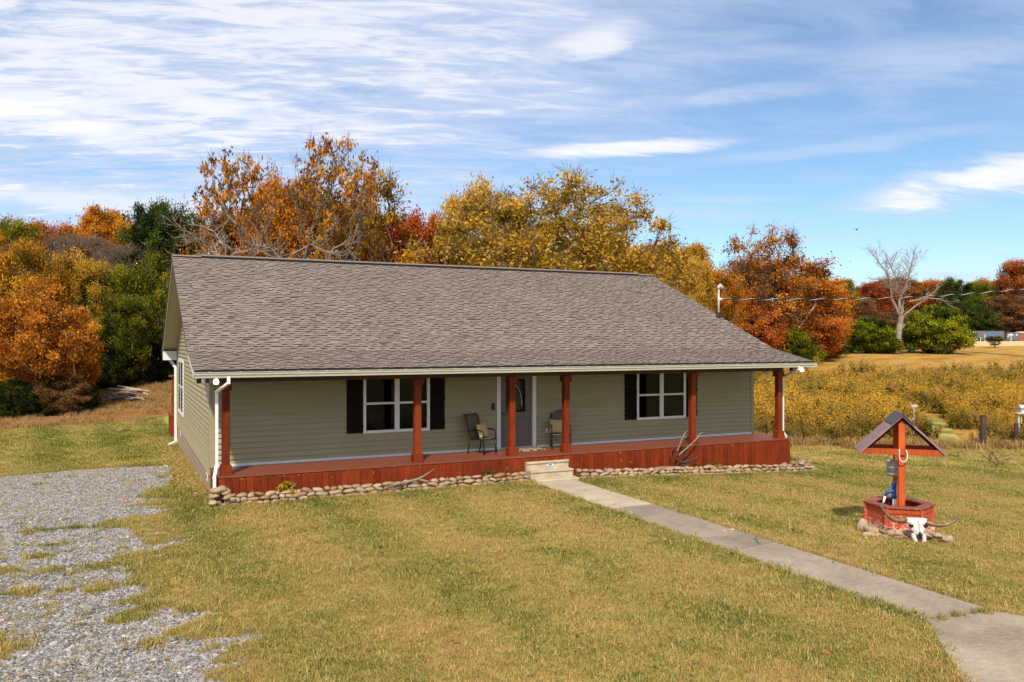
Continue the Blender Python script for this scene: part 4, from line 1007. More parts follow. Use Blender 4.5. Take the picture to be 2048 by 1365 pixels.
LM = dict(
 ember=leaf_mat('ember_leaf', [(.15, (.13, .05, .009)), (.4, (.38, .13, .016)), (.6, (.60, .225, .025)), (.85, (.78, .37, .05))]),
 shade=leaf_mat('shaded_green_leaf', [(.15, (.006, .012, .004)), (.4, (.018, .030, .006)), (.65, (.04, .055, .008)), (.9, (.12, .09, .012))], .15),  # near-black green, the shade under the trees put into the leaf colour
 gold=leaf_mat('gold_leaf', [(.1, (.12, .09, .012)), (.35, (.34, .22, .02)), (.6, (.52, .31, .03)), (.85, (.74, .46, .08))]),
 orange=leaf_mat('orange_leaf', [(.1, (.10, .06, .010)), (.35, (.34, .13, .012)), (.6, (.60, .22, .018)), (.85, (.74, .34, .03))]),
 amber=leaf_mat('amber_leaf', [(.1, (.09, .07, .010)), (.35, (.32, .16, .012)), (.65, (.64, .31, .02)), (.9, (.78, .46, .05))]),
 rust=leaf_mat('rust_leaf', [(.15, (.10, .030, .010)), (.4, (.34, .085, .018)), (.6, (.52, .15, .03)), (.85, (.66, .27, .05))]),
 red=leaf_mat('red_leaf', [(.15, (.09, .018, .010)), (.4, (.28, .045, .018)), (.65, (.44, .09, .028)), (.9, (.60, .20, .04))]),
 green=leaf_mat('dark_green_leaf', [(.15, (.012, .022, .006)), (.4, (.035, .058, .010)), (.65, (.075, .11, .014)), (.9, (.17, .19, .02))], .25),
 olive=leaf_mat('yellow_green_leaf', [(.15, (.04, .05, .006)), (.4, (.11, .13, .010)), (.65, (.23, .23, .016)), (.9, (.42, .36, .03))], .3),
 cedar=leaf_mat('cedar_leaf', [(.1, (.018, .030, .004)), (.4, (.075, .105, .009)), (.65, (.17, .19, .014)), (.9, (.34, .32, .02))], .15),
 brown=leaf_mat('brown_leaf', [(.15, (.07, .035, .018)), (.45, (.19, .095, .04)), (.7, (.30, .15, .06)), (.9, (.42, .22, .08))]),
 pine=leaf_mat('pale_pine_needle', [(.15, (.03, .035, .014)), (.5, (.10, .10, .03)), (.9, (.24, .20, .06))], .1))
bark = simple('grey_bark', (.16, .125, .095), .95, .35, 5, bump=.6, stretch=(1, 1, .3))
pale = simple('pale_dead_wood', (.52, .43, .33), .9, .25, 5, bump=.5, stretch=(1, 1, .3))
darkb = simple('dark_bark', (.06, .045, .035), .95, .35, 5, bump=.6)
VAR = {
 'broad1': make_tree(11, 10, 9.5, .9, 230, 210, .12, .42, trunkr=.24),
 'broad2': make_tree(12, 10, 8.0, .8, 210, 200, .12, .40, trunkr=.22),
 'broad3': make_tree(18, 10, 8.6, .2, 230, 200, .12, .42, trunkr=.22),
 'tall':   make_tree(13, 10, 5.6, 1.2, 200, 150, .125, .36, 'vase', trunkr=.18),
 'low':    make_tree(14, 10, 11, .2, 330, 190, .14, .46, trunkr=.20),
 'thin':   make_tree(15, 10, 8.5, 1.6, 260, 62, .115, .36, bare=.18, twigs=6, trunkr=.18),
 'wispy':  make_tree(16, 10, 10, 1.2, 260, 12, .11, .42, bare=.5, twigs=12, trunkr=.16),
 'bush':   make_tree(17, 6, 8.4, .02, 300, 230, .11, .34, 'dome', trunkr=.2, twigs=1, elong=2.6, up=.9),
 'cedar':  make_tree(19, 6, 8.4, .02, 330, 230, .11, .30, 'dome', trunkr=.2, twigs=1, elong=3.4, up=1.6),
}
def tree(name, label, px, dep, H, W, var, mat, group=None, woodm=None, rz=None, cat='tree', dz=0.0):
    cr, wd = VAR[var]; p = ground_at(px, dep, dz-.1)
    sz = {'bush': 6, 'cedar': 6}.get(var, 10); cw = {'broad1': 9.5, 'broad2': 8, 'broad3': 8.6, 'tall': 5.6, 'low': 11, 'thin': 8.5, 'wispy': 10, 'bush': 8.4, 'cedar': 8.4}[var]
    t_ = thing(name, label, cat, p, rz if rz is not None else rnd.uniform(0, 6.28), group, (W/cw, W/cw, H/sz))
    for nm, me, m in (('crown', cr, LM[mat]), ('trunk', wd, woodm or bark)):
        if len(me.materials) == 0: me.materials.append(m)
        o = bpy.data.objects.new(nm, me); COL.objects.link(o); o.parent = t_
        o.material_slots[0].link = 'OBJECT'; o.material_slots[0].material = m
    return t_
def top(py, dep, px): # height above the ground for a crown top seen at photo row py
    return CAM[2]+(683-py)/FPX*dep-ground_at(px, dep).z
# -- left edge of the lawn
def T(label, px, dep, ytop, wpx, var, mat, group=None, woodm=None, name='autumn_tree', cat='tree', kw=1.0):
    return tree(name, label, px, dep, top(ytop, dep, px)*1.02, wpx/FPX*dep*kw, var, mat, group, woodm, cat=cat)
T('amber tree cut by the left frame edge, golden on top', -10, 46, 515, 190, 'broad3', 'amber')
T('golden orange treetop standing second from the left frame edge', 75, 50, 500, 150, 'broad1', 'amber')
T('red-orange tree bulging over the left lawn edge', 78, 44, 575, 185, 'broad3', 'ember')
T('orange tree between the amber treetops and the red-orange one', 40, 47, 560, 150, 'broad1', 'orange')
T('orange tree whose right skirt reaches towards the log pile', 140, 46, 610, 110, 'broad2', 'orange')
T('low dark bush at the left lawn corner', 25, 42.5, 775, 80, 'bush', 'shade', name='bush', cat='bush')
T('low brown tree under the orange trees', 125, 43.8, 740, 110, 'broad2', 'brown', name='bush', cat='bush')
T('gold-leaved tree behind the orange ones at far left', 150, 58, 530, 130, 'broad1', 'gold')
T('yellow-green tree left of the house gable', 235, 60, 540, 120, 'broad2', 'olive')
T('tall yellow-green tree touching the left roof edge', 305, 62, 515, 140, 'broad3', 'olive')
T('lower yellow-green tree between the orange ones and the gable', 245, 56, 600, 120, 'broad1', 'olive')
T('dark evergreen behind the log pile clearing', 215, 66, 610, 170, 'low', 'green', name='evergreen_tree')
T('dark evergreen leaning over the clearing by the gable', 305, 70, 600, 170, 'low', 'green', name='evergreen_tree')
T('dark undergrowth bush at the left frame edge under the amber tree', 5, 43.5, 760, 110, 'bush', 'shade', name='bush', cat='bush')
T('dark undergrowth bush under the red-orange tree', 80, 43.8, 755, 110, 'bush', 'shade', name='bush', cat='bush')
T('dark undergrowth bush left of the clearing', 160, 45, 765, 70, 'bush', 'shade', name='bush', cat='bush')
T('dark bush at the back of the clearing left of the log pile', 218, 55, 680, 100, 'bush', 'shade', name='bush', cat='bush')
T('dark bush behind the log pile', 262, 60, 670, 100, 'bush', 'shade', name='bush', cat='bush')
T('dark bush between the log pile and the house', 322, 60, 680, 100, 'bush', 'shade', name='bush', cat='bush')
T('dark green thicket below the orange trees', 120, 50, 680, 150, 'low', 'shade', name='evergreen_tree')
T('dark green thicket at the left of the clearing', 205, 60, 680, 130, 'low', 'shade', name='evergreen_tree')
T('thin bare grey-brown tree on the slope, left of centre of the wood', 140, 92, 462, 210, 'wispy', 'brown', 'bare trees on the wooded slope')
T('thin bare grey-brown tree on the slope, nearer the dark green one', 225, 88, 480, 170, 'wispy', 'brown', 'bare trees on the wooded slope')
T('yellowing half-bare tree standing before the bare ones', 205, 78, 530, 170, 'thin', 'gold')
T('dark green tree on the skyline left of the bare maples', 305, 92, 418, 140, 'broad1', 'green', name='evergreen_tree')
T('dark green tree close behind the roof peak', 355, 88, 440, 110, 'tall', 'green', name='evergreen_tree')
T('orange treetop on the skyline above the bare trees', 210, 120, 428, 110, 'tall', 'orange')
T('amber tree on the skyline between bare and green trees', 255, 118, 442, 90, 'broad2', 'amber')
T('russet tree on the skyline at far left', 105, 122, 455, 150, 'broad1', 'rust')
T('dark olive tree on the skyline at the left frame edge', 18, 112, 438, 110, 'broad2', 'olive')
T('orange tree on the skyline second from the left edge', 65, 118, 462, 100, 'broad2', 'orange')
T('brown thicket tree on the slope', 170, 105, 480, 150, 'broad1', 'brown')
T('brown tree low on the slope behind the gold one', 60, 100, 490, 150, 'broad2', 'brown')
# -- behind the roof
def maple(label, seed, px, dep, ytop, wpx, leanx):
    cr, wd = make_tree(seed, 10, 8.5, 3.4, 170, 20, .14, .22, 'vase', bare=.1, twigs=4, trunkr=.14, lo=.80)
    cr.materials.append(LM['ember']); wd.materials.append(bark)
    H = top(ytop, dep, px); W = wpx/FPX*dep; t_ = thing('maple_tree', label, 'tree', ground_at(px, dep, -.1), 0, 'tall half-bare maples behind the house', (W/8.5, W/8.5, H/10)); t_.rotation_euler = (0, leanx, 0)
    obj('crown', cr, None, t_); obj('trunk', wd, None, t_)
maple('half-bare tall maple behind the roof, left of the pair', 31, 498, 47, 312, 200, -.05)
maple('half-bare tall maple behind the roof, right and taller of the pair', 35, 645, 49, 290, 240, .03)
# dead limbs arching over the ridge
LIMBS = []
T('feathery orange tree behind the right maple', 720, 55, 345, 260, 'thin', 'amber')
T('feathery orange tree between the two maples', 590, 57, 365, 220, 'thin', 'orange')
T('dense orange tree behind the roof between the maples', 555, 60, 392, 270, 'broad1', 'orange')
T('amber tree behind the roof right of the taller maple', 690, 62, 400, 250, 'broad2', 'amber')
T('orange tree behind the left part of the ridge', 452, 60, 412, 190, 'broad2', 'orange')
T('amber tree low behind the ridge', 640, 58, 420, 240, 'broad1', 'ember')
T('small olive tree behind the ridge next to the red one', 760, 66, 440, 150, 'broad1', 'olive')
T('deep red tree between the maples and the gold tree', 845, 56, 425, 170, 'broad2', 'red')
T('rust-red tree in front of the deep red one', 810, 60, 450, 140, 'broad1', 'rust')
T('brown-orange tree low behind the ridge near the red tree', 740, 58, 470, 170, 'low', 'rust')
# -- the big gold tree
cr, wd = make_tree(44, 13.5, 13.2, .4, 560, 125, .115, .42, 'broad', twigs=9, trunkr=.30, elong=1.9); cr.materials.append(LM['gold']); wd.materials.append(bark)
t_ = thing('gold_tree', 'huge round gold-leaved tree behind the middle of the roof', 'tree', ground_at(1112, 50, -.1), .6, None, (1.12, 1.12, top(365, 50, 1100)/13.5)); obj('crown', cr, None, t_); obj('trunk', wd, None, t_)
T('gold tree lobe at the left of the huge gold tree', 975, 54, 372, 190, 'broad2', 'gold')
T('gold tree at the right flank of the huge gold tree', 1215, 57, 490, 150, 'broad1', 'gold')
T('dark olive tree low behind the gold tree', 1060, 62, 450, 220, 'broad2', 'olive')
T('small dark green tree low behind the gold tree', 1180, 64, 470, 170, 'low', 'green', name='evergreen_tree')
# -- right of the roof
T('small yellow-gold tree past the right end of the ridge', 1378, 72, 515, 92, 'broad2', 'gold')
T('small amber tree beside the yellow-gold one', 1435, 78, 552, 110, 'broad1', 'orange')
T('amber tree behind the right roof slope', 1325, 80, 580, 110, 'broad2', 'amber')
T('tall rust tree with sparse reddish top right of the roof', 1535, 100, 462, 190, 'thin', 'ember')
T('broad rust tree carrying the sparse-topped one', 1535, 104, 530, 260, 'broad1', 'ember')
T('orange tree at the right of the rust trees', 1620, 106, 552, 150, 'broad2', 'orange')
T('brown-green thin tree left of the rust trees', 1490, 98, 515, 110, 'thin', 'brown')
T('rust tree low beside the roof edge', 1480, 96, 575, 170, 'low', 'rust')
T('rust tree with skirts down to the field', 1590, 102, 600, 200, 'low', 'rust')
T('amber tree with skirts down to the field', 1640, 108, 600, 110, 'low', 'orange')
T('low olive bush at the foot of the rust trees', 1575, 98, 655, 120, 'bush', 'olive', name='bush', cat='bush')
T('dark green bush left of the white pole', 1657, 112, 640, 75, 'bush', 'green', name='bush', cat='bush')
T('rounded green cedar bush left of the dead tree', 1732, 124, 640, 112, 'cedar', 'cedar', name='cedar_bush', cat='bush')
T('largest rounded cedar bush right of the dead tree', 1864, 124, 618, 138, 'cedar', 'cedar', name='cedar_bush', cat='bush')
T('low olive cedar at the foot of the dead tree', 1772, 122, 668, 66, 'cedar', 'olive', name='cedar_bush', cat='bush')
# dead tree
pale2 = simple('bleached_dead_bark', (.30, .235, .18), .9, .3, 5, bump=.5, stretch=(1, 1, .3))
dtp = ground_at(1795, 121, -.1)
t_ = thing('dead_tree', 'bare pale dead tree standing between two cedar bushes', 'tree', dtp, -YAW)
K = 121/FPX      # metres per photo pixel at that distance
def dp(px, py): return Vector(((px-1795)*K, 0, CAM[2]+(683-py)*K-dtp.z))
dr_rng = random.Random(4)
def grow(p, d, ln_, r0, lev, segs):
    n = 4; pts = [p]
    for i in range(n):
        d = (d+Vector((dr_rng.gauss(0, .16), dr_rng.gauss(0, .16), dr_rng.gauss(.04, .12)))).normalized(); q = pts[-1]+d*ln_/n; ra = r0*(1-i/n*.65); rb = r0*(1-(i+1)/n*.65); segs.append((pts[-1], q, ra, rb)); pts.append(q)
        if lev > 0 and i > 0:
            for _ in range(2 if lev > 1 else 1):
                e = (d+Vector((dr_rng.gauss(0, .75), dr_rng.gauss(0, .75), dr_rng.gauss(.1, .5)))).normalized(); grow(q, e, ln_*dr_rng.uniform(.4, .65), max(.016, rb*.6), lev-1, segs)
def limb(nm, path, r0, r1, lev=3, ln_=2.6, root=None, dpf=None, mat=None):
    root = root or t_; dpf = dpf or dp; mat = mat or pale2
    segs = []; P_ = [dpf(*q)+Vector((0, dr_rng.uniform(-.4, .4)*(k > 0), 0)) for k, q in enumerate(path)]; n = len(P_)-1
    for i in range(n):
        segs.append((P_[i], P_[i+1], r0+(r1-r0)*i/n, r0+(r1-r0)*(i+1)/n)); d = (P_[i+1]-P_[i]).normalized()
        if i > 0 or n < 3:
            for _ in range(6): e = (d+Vector((dr_rng.gauss(0, .8), dr_rng.gauss(0, .8), dr_rng.gauss(.15, .4)))).normalized(); grow(P_[i].lerp(P_[i+1], dr_rng.random()), e, ln_*dr_rng.uniform(.5, 1.1), max(.022, (r0+(r1-r0)*i/n)*.35), lev-1, segs)
    grow(P_[-1], d, ln_*.8, r1, lev-1, segs)
    V_, F_ = tubes([q[0] for q in segs], [q[1] for q in segs], [q[2] for q in segs], [q[3] for q in segs], 5); obj(nm, new_mesh(nm, V_, F_), mat, root)
limb('trunk', [(1792, 707), (1794, 680), (1799, 650), (1802, 630)], .60, .36, 1, 1.5)
limb('limb', [(1800, 634), (1786, 600), (1783, 575), (1770, 545), (1758, 525)], .24, .07)
limb('limb', [(1800, 634), (1800, 600), (1812, 575), (1820, 545), (1824, 525)], .24, .07)
limb('limb', [(1803, 636), (1808, 605), (1790, 585), (1792, 560), (1784, 535)], .2, .06)
limb('limb', [(1803, 636), (1830, 615), (1850, 600), (1872, 582)], .18, .05, 2, 1.8)
limb('limb', [(1818, 605), (1850, 598), (1880, 600), (1900, 612)], .14, .045, 2, 1.6)
limb('limb', [(1782, 575), (1765, 560), (1745, 560)], .1, .04, 2, 1.4)
# bare arching limbs low behind the ridge
for (bx, dep_, lab, paths) in ((432, 43, 'bare pale-limbed tree arching low behind the roof peak', [[(450, 560), (445, 520), (425, 495), (400, 480), (372, 488)], [(450, 545), (430, 505), (400, 505), (370, 520)], [(452, 550), (470, 510), (510, 500), (545, 515)], [(450, 540), (420, 520), (385, 470), (360, 455)], [(450, 540), (455, 500), (430, 465), (405, 455)]]),
                               (585, 43.5, 'bare pale-limbed tree arching low behind the ridge between the maples', [[(560, 560), (558, 520), (540, 497), (510, 492)], [(562, 560), (580, 510), (620, 490), (665, 510)], [(640, 560), (665, 500), (690, 490), (705, 520)]])):
    bp_ = ground_at(bx, dep_, -.1); t_ = thing('bare_tree', lab, 'tree', bp_, -YAW, 'bare trees arching behind the ridge')
    K2 = dep_/FPX; f_ = lambda px, py: Vector(((px-bx)*K2, 0, CAM[2]+(683-py)*K2-bp_.z))
    base_ = min(q[0][0] for q in paths); MB().tube([(f_(paths[0][0][0], 560).x, 0, 0), tuple(f_(*paths[0][0]))], [.2, .13], 7).build('trunk', pale2, t_)
    for pth in paths: limb('limb', pth, .055, .016, 2, .9, t_, f_, pale2)
# small pine in the field
T('small pale pine sapling alone in the field', 1990, 150, 674, 34, 'tall', 'pine', name='pine_sapling')
# leaning bare trunk beside the rust tree
ln = MB().tube([point_at(1570, 690, 97), point_at(1600, 655, 97), point_at(1630, 612, 97)], [.16, .12, .05], 7).build('fallen_trunk', pale); tag(ln, 'pale leaning bare trunk in front of the rust trees', 'trunk')
# -- far tree line
line = [(1690, 236, 565, 80, 'broad1', 'olive', 'olive tree in the far line behind the left cedar'), (1725, 250, 572, 90, 'broad2', 'red', 'red tree in the far line left of the dead tree'),
        (1760, 240, 570, 80, 'broad1', 'red', 'second red tree in the far line, nearer the dead tree'), (1800, 255, 562, 90, 'tall', 'rust', 'rust tree in the far line right behind the dead tree'),
        (1850, 250, 562, 100, 'broad2', 'orange', 'orange tree in the far line above the large cedar'), (1890, 238, 568, 70, 'broad1', 'rust', 'rust tree in the far line above the right side of the large cedar'),
        (1912, 228, 558, 80, 'broad2', 'green', 'dark green tree in the far line right of the large cedar'), (1950, 232, 572, 80, 'broad1', 'olive', 'olive tree in the far line above the trailer'),
        (1975, 240, 560, 90, 'broad2', 'amber', 'amber tree in the far line above the sapling'), (2030, 228, 530, 110, 'broad1', 'rust', 'tallest rust-orange tree in the far line at the right frame edge'),
        (2010, 216, 592, 130, 'low', 'brown', 'brown tree standing over the trailers'), (1945, 214, 600, 110, 'low', 'green', 'dark green tree standing just left of the trailers'),
        (1705, 222, 600, 100, 'broad1', 'brown', 'brown tree behind the white pole'), (1770, 226, 625, 110, 'low', 'brown', 'low brown tree behind the dead tree trunk'),
        (1855, 220, 630, 140, 'low', 'green', 'low dark tree hidden behind the large cedar'), (2060, 236, 560, 110, 'broad2', 'orange', 'orange tree cut by the right frame edge'),
        (1655, 245, 590, 90, 'broad1', 'amber', 'amber tree in the far line beside the orange tree'), (2085, 214, 600, 130, 'low', 'brown', 'brown tree cut by the right frame edge'),
        (1985, 245, 575, 90, 'tall', 'green', 'dark conifer-like tree poking out of the far line')]
for (px, dp, yt, wp, va, ma, lb) in line: T(lb, px, dp, yt, wp, va, ma, 'far tree line across the field')
# fill behind: a wooded backdrop that reads as one mass, built of copies in one stuff-like group
rf = random.Random(21)
cols = ['orange', 'rust', 'olive', 'green', 'amber', 'brown', 'red']
ORD = ['leftmost', 'second', 'third', 'fourth', 'fifth', 'sixth', 'seventh', 'eighth', 'ninth', 'tenth', 'eleventh', 'twelfth', 'thirteenth', 'fourteenth']
seen_ = {}
def nth(key, where):
    seen_[key] = seen_.get(key, 0)+1; q = ORD[seen_[key]-1]
    return f'{q} {key} tree {"" if q == "leftmost" else "from the left "}{where}'
for k in range(18):
    px = -40+k*24+rf.uniform(-8, 8); dp = rf.choice((135, 150, 165)); yt = 470-(px > 330)*10+rf.uniform(-6, 14)
    ma_ = rf.choice(cols); T(nth({'green': 'dark green'}.get(ma_, ma_), 'deep in the wood behind the slope'), px, dp, yt, rf.uniform(95, 130), rf.choice(('broad1', 'broad2', 'low')), ma_, 'trees deep in the left wood')
seen_.clear()
for k in range(16):
    px = 380+k*66+rf.uniform(-15, 15); dp = rf.choice((95, 110)); yt = 505+rf.uniform(-12, 14)
    ma_ = rf.choice(('orange', 'rust', 'olive', 'green', 'amber')); T(nth({'green': 'dark green'}.get(ma_, ma_), 'low behind the roof ridge'), px, dp, yt, rf.uniform(150, 200), rf.choice(('broad1', 'low')), ma_, 'trees low behind the ridge')

# ------------------------------------------------------------------ far things
p = ground_at(1970, 205); tr = thing('storage_trailer', 'long grey box trailer partly under a blue tarp across the field', 'trailer', p, -YAW+.08)
MB().box(-4.2, 4.2, -1.2, 1.2, .3, 2.5).build('trailer_body', M['steelgrey'], tr); MB().box(.0, 2.2, -1.24, -1.205, .35, 1.9).build('tarp', M['bluewrap'], tr); MB().box(-4.1, -3.2, -1.24, -1.205, .5, 2.2).build('rear_door', M['white'], tr)
for xx in (-2.4, 2.6): MB().lathe([(0, -.1), (.45, -.1), (.45, .1), (0, .1)], 14).build('wheel', M['black'], tr, loc=(xx, -1.25, .4), rot=(math.pi/2, 0, 0))
p = ground_at(2020, 207); tr = thing('storage_trailer', 'short dark box trailer with white marks beside the long grey one', 'trailer', p, -YAW)
MB().box(-1.5, 1.5, -1.1, 1.1, .2, 2.1).build('trailer_body', M['steelgrey'], tr); MB().box(-1.2, .2, -1.13, -1.105, 1.4, 1.65).box(-1.35, -.9, -1.13, -1.105, 1.0, 1.15).box(.8, 1.3, -1.13, -1.105, 1.4, 1.65).build('marking', M['white'], tr)
p = ground_at(2040, 208); sh = thing('shed', 'small rusty brown shed right of the dark trailer', 'shed', p, -YAW)
MB().box(-.9, .9, -1, 1, 0, 2.0).build('shed_wall', simple('rusty_tin', (.26, .10, .06), .8, .2), sh); MB().prism([(-1.1, 2.0), (1.1, 2.0), (0, 2.4)], 2.2, 'y', -1.1).build('shed_roof', M['galv'], sh)
for i, px in enumerate((1934, 1945, 1954, 1961, 1970, 1981, 2022)):
    p = ground_at(px, 196+i*.5); o = MB().tube([(0, 0, -.1), (0, 0, (1.5, 1.2, 1.2, 1.1, 1.9, 1.0, 2.2)[i])], .07, 6).build('fence_stake', M['white'], loc=p); tag(o, ('leftmost pale thin stake, by the end of the grey trailer', 'pale stake second from the left before the grey trailer', 'pale stake third from the left before the grey trailer', 'pale stake fourth from the left before the grey trailer', 'pale stake just left of the pine sapling', 'pale stake just right of the pine sapling', 'pale tall stake before the dark trailer')[i], 'stake', 'stakes before the far trailers')
o = MB().tube([(0, 0, 0), (0, 0, top(640, 132, 1699))], .12, 8).build('white_pole', M['white'], loc=ground_at(1699, 132)); tag(o, 'short white pole rising behind the left cedar bush', 'pole')
# wires
def wire(name, label, pts, r_, n=24):
    o = MB().tube(pts, r_, 6).build(name, M['black'], smooth=True); tag(o, label, 'cable'); return o
a_ = Vector((mx+.1, my, mz+.66)); b_ = point_at(2300, 545, 36); pts_ = []
for i in range(31): u = i/30; q = a_.lerp(b_, u); q.z -= math.sin(u*math.pi)*.42; pts_.append(tuple(q))
svc = thing('service_cable', 'thick twisted power cable running from the roof mast to the right', 'cable')
MB().tube(pts_, .020, 6).build('cable', M['black'], svc)
tw = []
for i in range(241): u = i/240; q = a_.lerp(b_, u); q.z -= math.sin(u*math.pi)*.42; tw.append(tuple(q+Vector((0, -.02*math.cos(i*.55), .024*math.sin(i*.55)))))
MB().tube(tw, .010, 5).build('twisted_wire', M['galv'], svc)
a_ = point_at(1440, 637, 60); b_ = point_at(2200, 618, 60); wire('thin_cable', 'thin dark cable crossing below the thick one', [tuple(a_.lerp(b_, i/20)-Vector((0, 0, math.sin(i/20*math.pi)*.12))) for i in range(21)], .022)
a_ = point_at(1795, 694, 118); b_ = point_at(2150, 722, 70); wire('thin_cable', 'thin dark cable sloping low over the field', [tuple(a_.lerp(b_, i/10)) for i in range(11)], .035)
# bird
p = point_at(1713, 461, 80); bd_ = thing('bird', 'tiny black bird gliding in the open sky', 'bird', p, .3)
MB().tube([(-.18, 0, 0), (0, 0, .02), (.14, 0, .02), (.2, 0, 0)], [.02, .08, .05, .01], 8).build('body', M['black'], bd_)
MB().quad((-.06, 0, .02), (.08, 0, .02), (.02, -.38, .2), (-.06, -.36, .18)).quad((-.06, 0, .02), (.08, 0, .02), (.02, .38, .2), (-.06, .36, .18)).build('wings', M['black'], bd_)
# log pile at the back left
p = ground_at(257, 48.5); lp = thing('log_pile', 'heap of pale boards and dead branches at the back of the left lawn', 'log pile', p+Vector((0, 0, .05)), -YAW, None, 1.25)
for k in range(16):
    a = rnd.uniform(-.5, .5); ln_ = rnd.uniform(.7, 1.5); c0 = Vector((rnd.uniform(-.5, .5), rnd.uniform(-.3, .3), .06+rnd.random()*.42)); dv = Vector((math.cos(a), math.sin(a), rnd.uniform(-.35, .15)))*ln_/2
    MB().tube([c0-dv, c0+Vector((0, 0, .04)), c0+dv], [.05, .06, .035], 6).build('log', pale if k % 2 else M['oldwood'], lp)
MB().beam((-.95, 0, .62), (.7, -.1, .55), .16, .04).build('board', pale, lp); MB().beam((-.55, .1, .74), (1.0, 0, .50), .14, .04).build('board', pale, lp)

# ------------------------------------------------------------------ scatters (grass, gravel, weeds)
def blades(seed, n, rad, h, w, lean=.5, seg=1):
    rs = np.random.RandomState(seed); V = []; F = []; T = []
    for i in range(n):
        a = rs.rand()*6.28; r_ = rad*math.sqrt(rs.rand()); x, y = r_*math.cos(a), r_*math.sin(a); b = rs.rand()*6.28; hh = h*rs.uniform(.5, 1.1); l = lean*hh*rs.rand(); ww = w*rs.uniform(.7, 1.3)
        dx, dy = math.cos(b), math.sin(b); px, py = -dy*ww/2, dx*ww/2; n0 = len(V)
        V += [(x-px, y-py, -.01), (x+px, y+py, -.01), (x+px*.8+dx*l*.35, y+py*.8+dy*l*.35, hh*.6), (x-px*.8+dx*l*.35, y-py*.8+dy*l*.35, hh*.6), (x+dx*l, y+dy*l, hh)]
        F += [(n0, n0+1, n0+2, n0+3), (n0+3, n0+2, n0+4)]; t = rs.rand(); T += [t, t]
    me = new_mesh('tuft', V, F); fattr(me, 'tone', T); return me
def proto(name, me, mat):
    if len(me.materials) == 0: me.materials.append(mat)
    return bpy.data.objects.new(name, me)
def scatter(name, P, rz, sc, dry, protos, kind='stuff', label=None, tilt=0.0, seed=0):
    c = bpy.data.collections.new(name+'_source')
    for o in protos: c.objects.link(o)
    me = bpy.data.meshes.new(name); me.vertices.add(len(P)); me.vertices.foreach_set('co', np.asarray(P, np.float32).ravel())
    n = len(P); rs = np.random.RandomState(seed+1)
    rot = np.stack([rs.normal(0, tilt, n), rs.normal(0, tilt, n), rz], 1)
    a = me.attributes.new('rot', 'FLOAT_VECTOR', 'POINT'); a.data.foreach_set('vector', rot.astype(np.float32).ravel())
    fattr(me, 'scl', sc, 'POINT'); fattr(me, 'dry', dry, 'POINT')
    a = me.attributes.new('pick', 'INT', 'POINT'); a.data.foreach_set('value', rs.randint(0, len(protos), n).astype(np.int32))
    o = obj(name, me); tag(o, label, None, None, kind)
    g = bpy.data.node_groups.new(name, 'GeometryNodeTree'); g.interface.new_socket('Geometry', in_out='INPUT', socket_type='NodeSocketGeometry'); g.interface.new_socket('Geometry', in_out='OUTPUT', socket_type='NodeSocketGeometry')
    N_ = g.nodes; i_ = N_.new('NodeGroupInput'); o_ = N_.new('NodeGroupOutput'); ip = N_.new('GeometryNodeInstanceOnPoints'); ci = N_.new('GeometryNodeCollectionInfo')
    ci.inputs['Collection'].default_value = c; ci.inputs['Separate Children'].default_value = True; ci.inputs['Reset Children'].default_value = True
    def na(nm, ty): q = N_.new('GeometryNodeInputNamedAttribute'); q.data_type = ty; q.inputs[0].default_value = nm; return q.outputs[0]
    lk = g.links.new; lk(i_.outputs[0], ip.inputs['Points']); lk(ci.outputs[0], ip.inputs['Instance']); ip.inputs['Pick Instance'].default_value = True
    lk(na('pick', 'INT'), ip.inputs['Instance Index']); lk(na('rot', 'FLOAT_VECTOR'), ip.inputs['Rotation']); lk(na('scl', 'FLOAT'), ip.inputs['Scale']); lk(ip.outputs[0], o_.inputs[0])
    m = o.modifiers.new('scatter', 'NODES'); m.node_group = g
    return o
def grass_m(t, b):
    col = grass_colour(t, tone=t.attr('tone'), dry=t.attr('dry', 'INSTANCER'))
    t.n.remove(b); df = t.node('ShaderNodeBsdfDiffuse'); tr = t.node('ShaderNodeBsdfTranslucent'); t.put(df.inputs[0], col); t.put(tr.inputs[0], col)
    mx = t.node('ShaderNodeMixShader'); t.put(mx.inputs[0], .3); t.l.new(df.outputs[0], mx.inputs[1]); t.l.new(tr.outputs[0], mx.inputs[2]); t.l.new(mx.outputs[0], t.n['Material Output'].inputs[0])
gm_ = material('grass_blade', grass_m)
def in_view(X, Y, m=.06):
    d, r = dr(X, Y); return (d > 4) & (np.abs(r/np.maximum(d, .1)) < .625+m)
def on_slab(X, Y, m=0.0):
    w = (X > 7.59-m) & (X < 8.87+m) & (Y < -.66) & (Y > -12.3)
    p_ = (Y < -12.2) & (Y > -17) & (X > np.interp(Y, [-17, -13.73, -12.2], [3.2, 6.18, 7.58])-m) & (X < np.interp(Y, [-17, -14.5, -12.65, -12.3], [11.5, 10.2, 9.0, 8.78])+m)
    return w | p_
def on_house(X, Y): return ((X > -.05) & (X < 17.1) & (Y > -.05)) | ((X > 7.7) & (X < 9.05) & (Y > -.7))
def sample(rs, n, x0, x1, y0, y1): return rs.uniform(x0, x1, n), rs.uniform(y0, y1, n)
rs = np.random.RandomState(9)
XX, YY, SS, DD = [], [], [], []
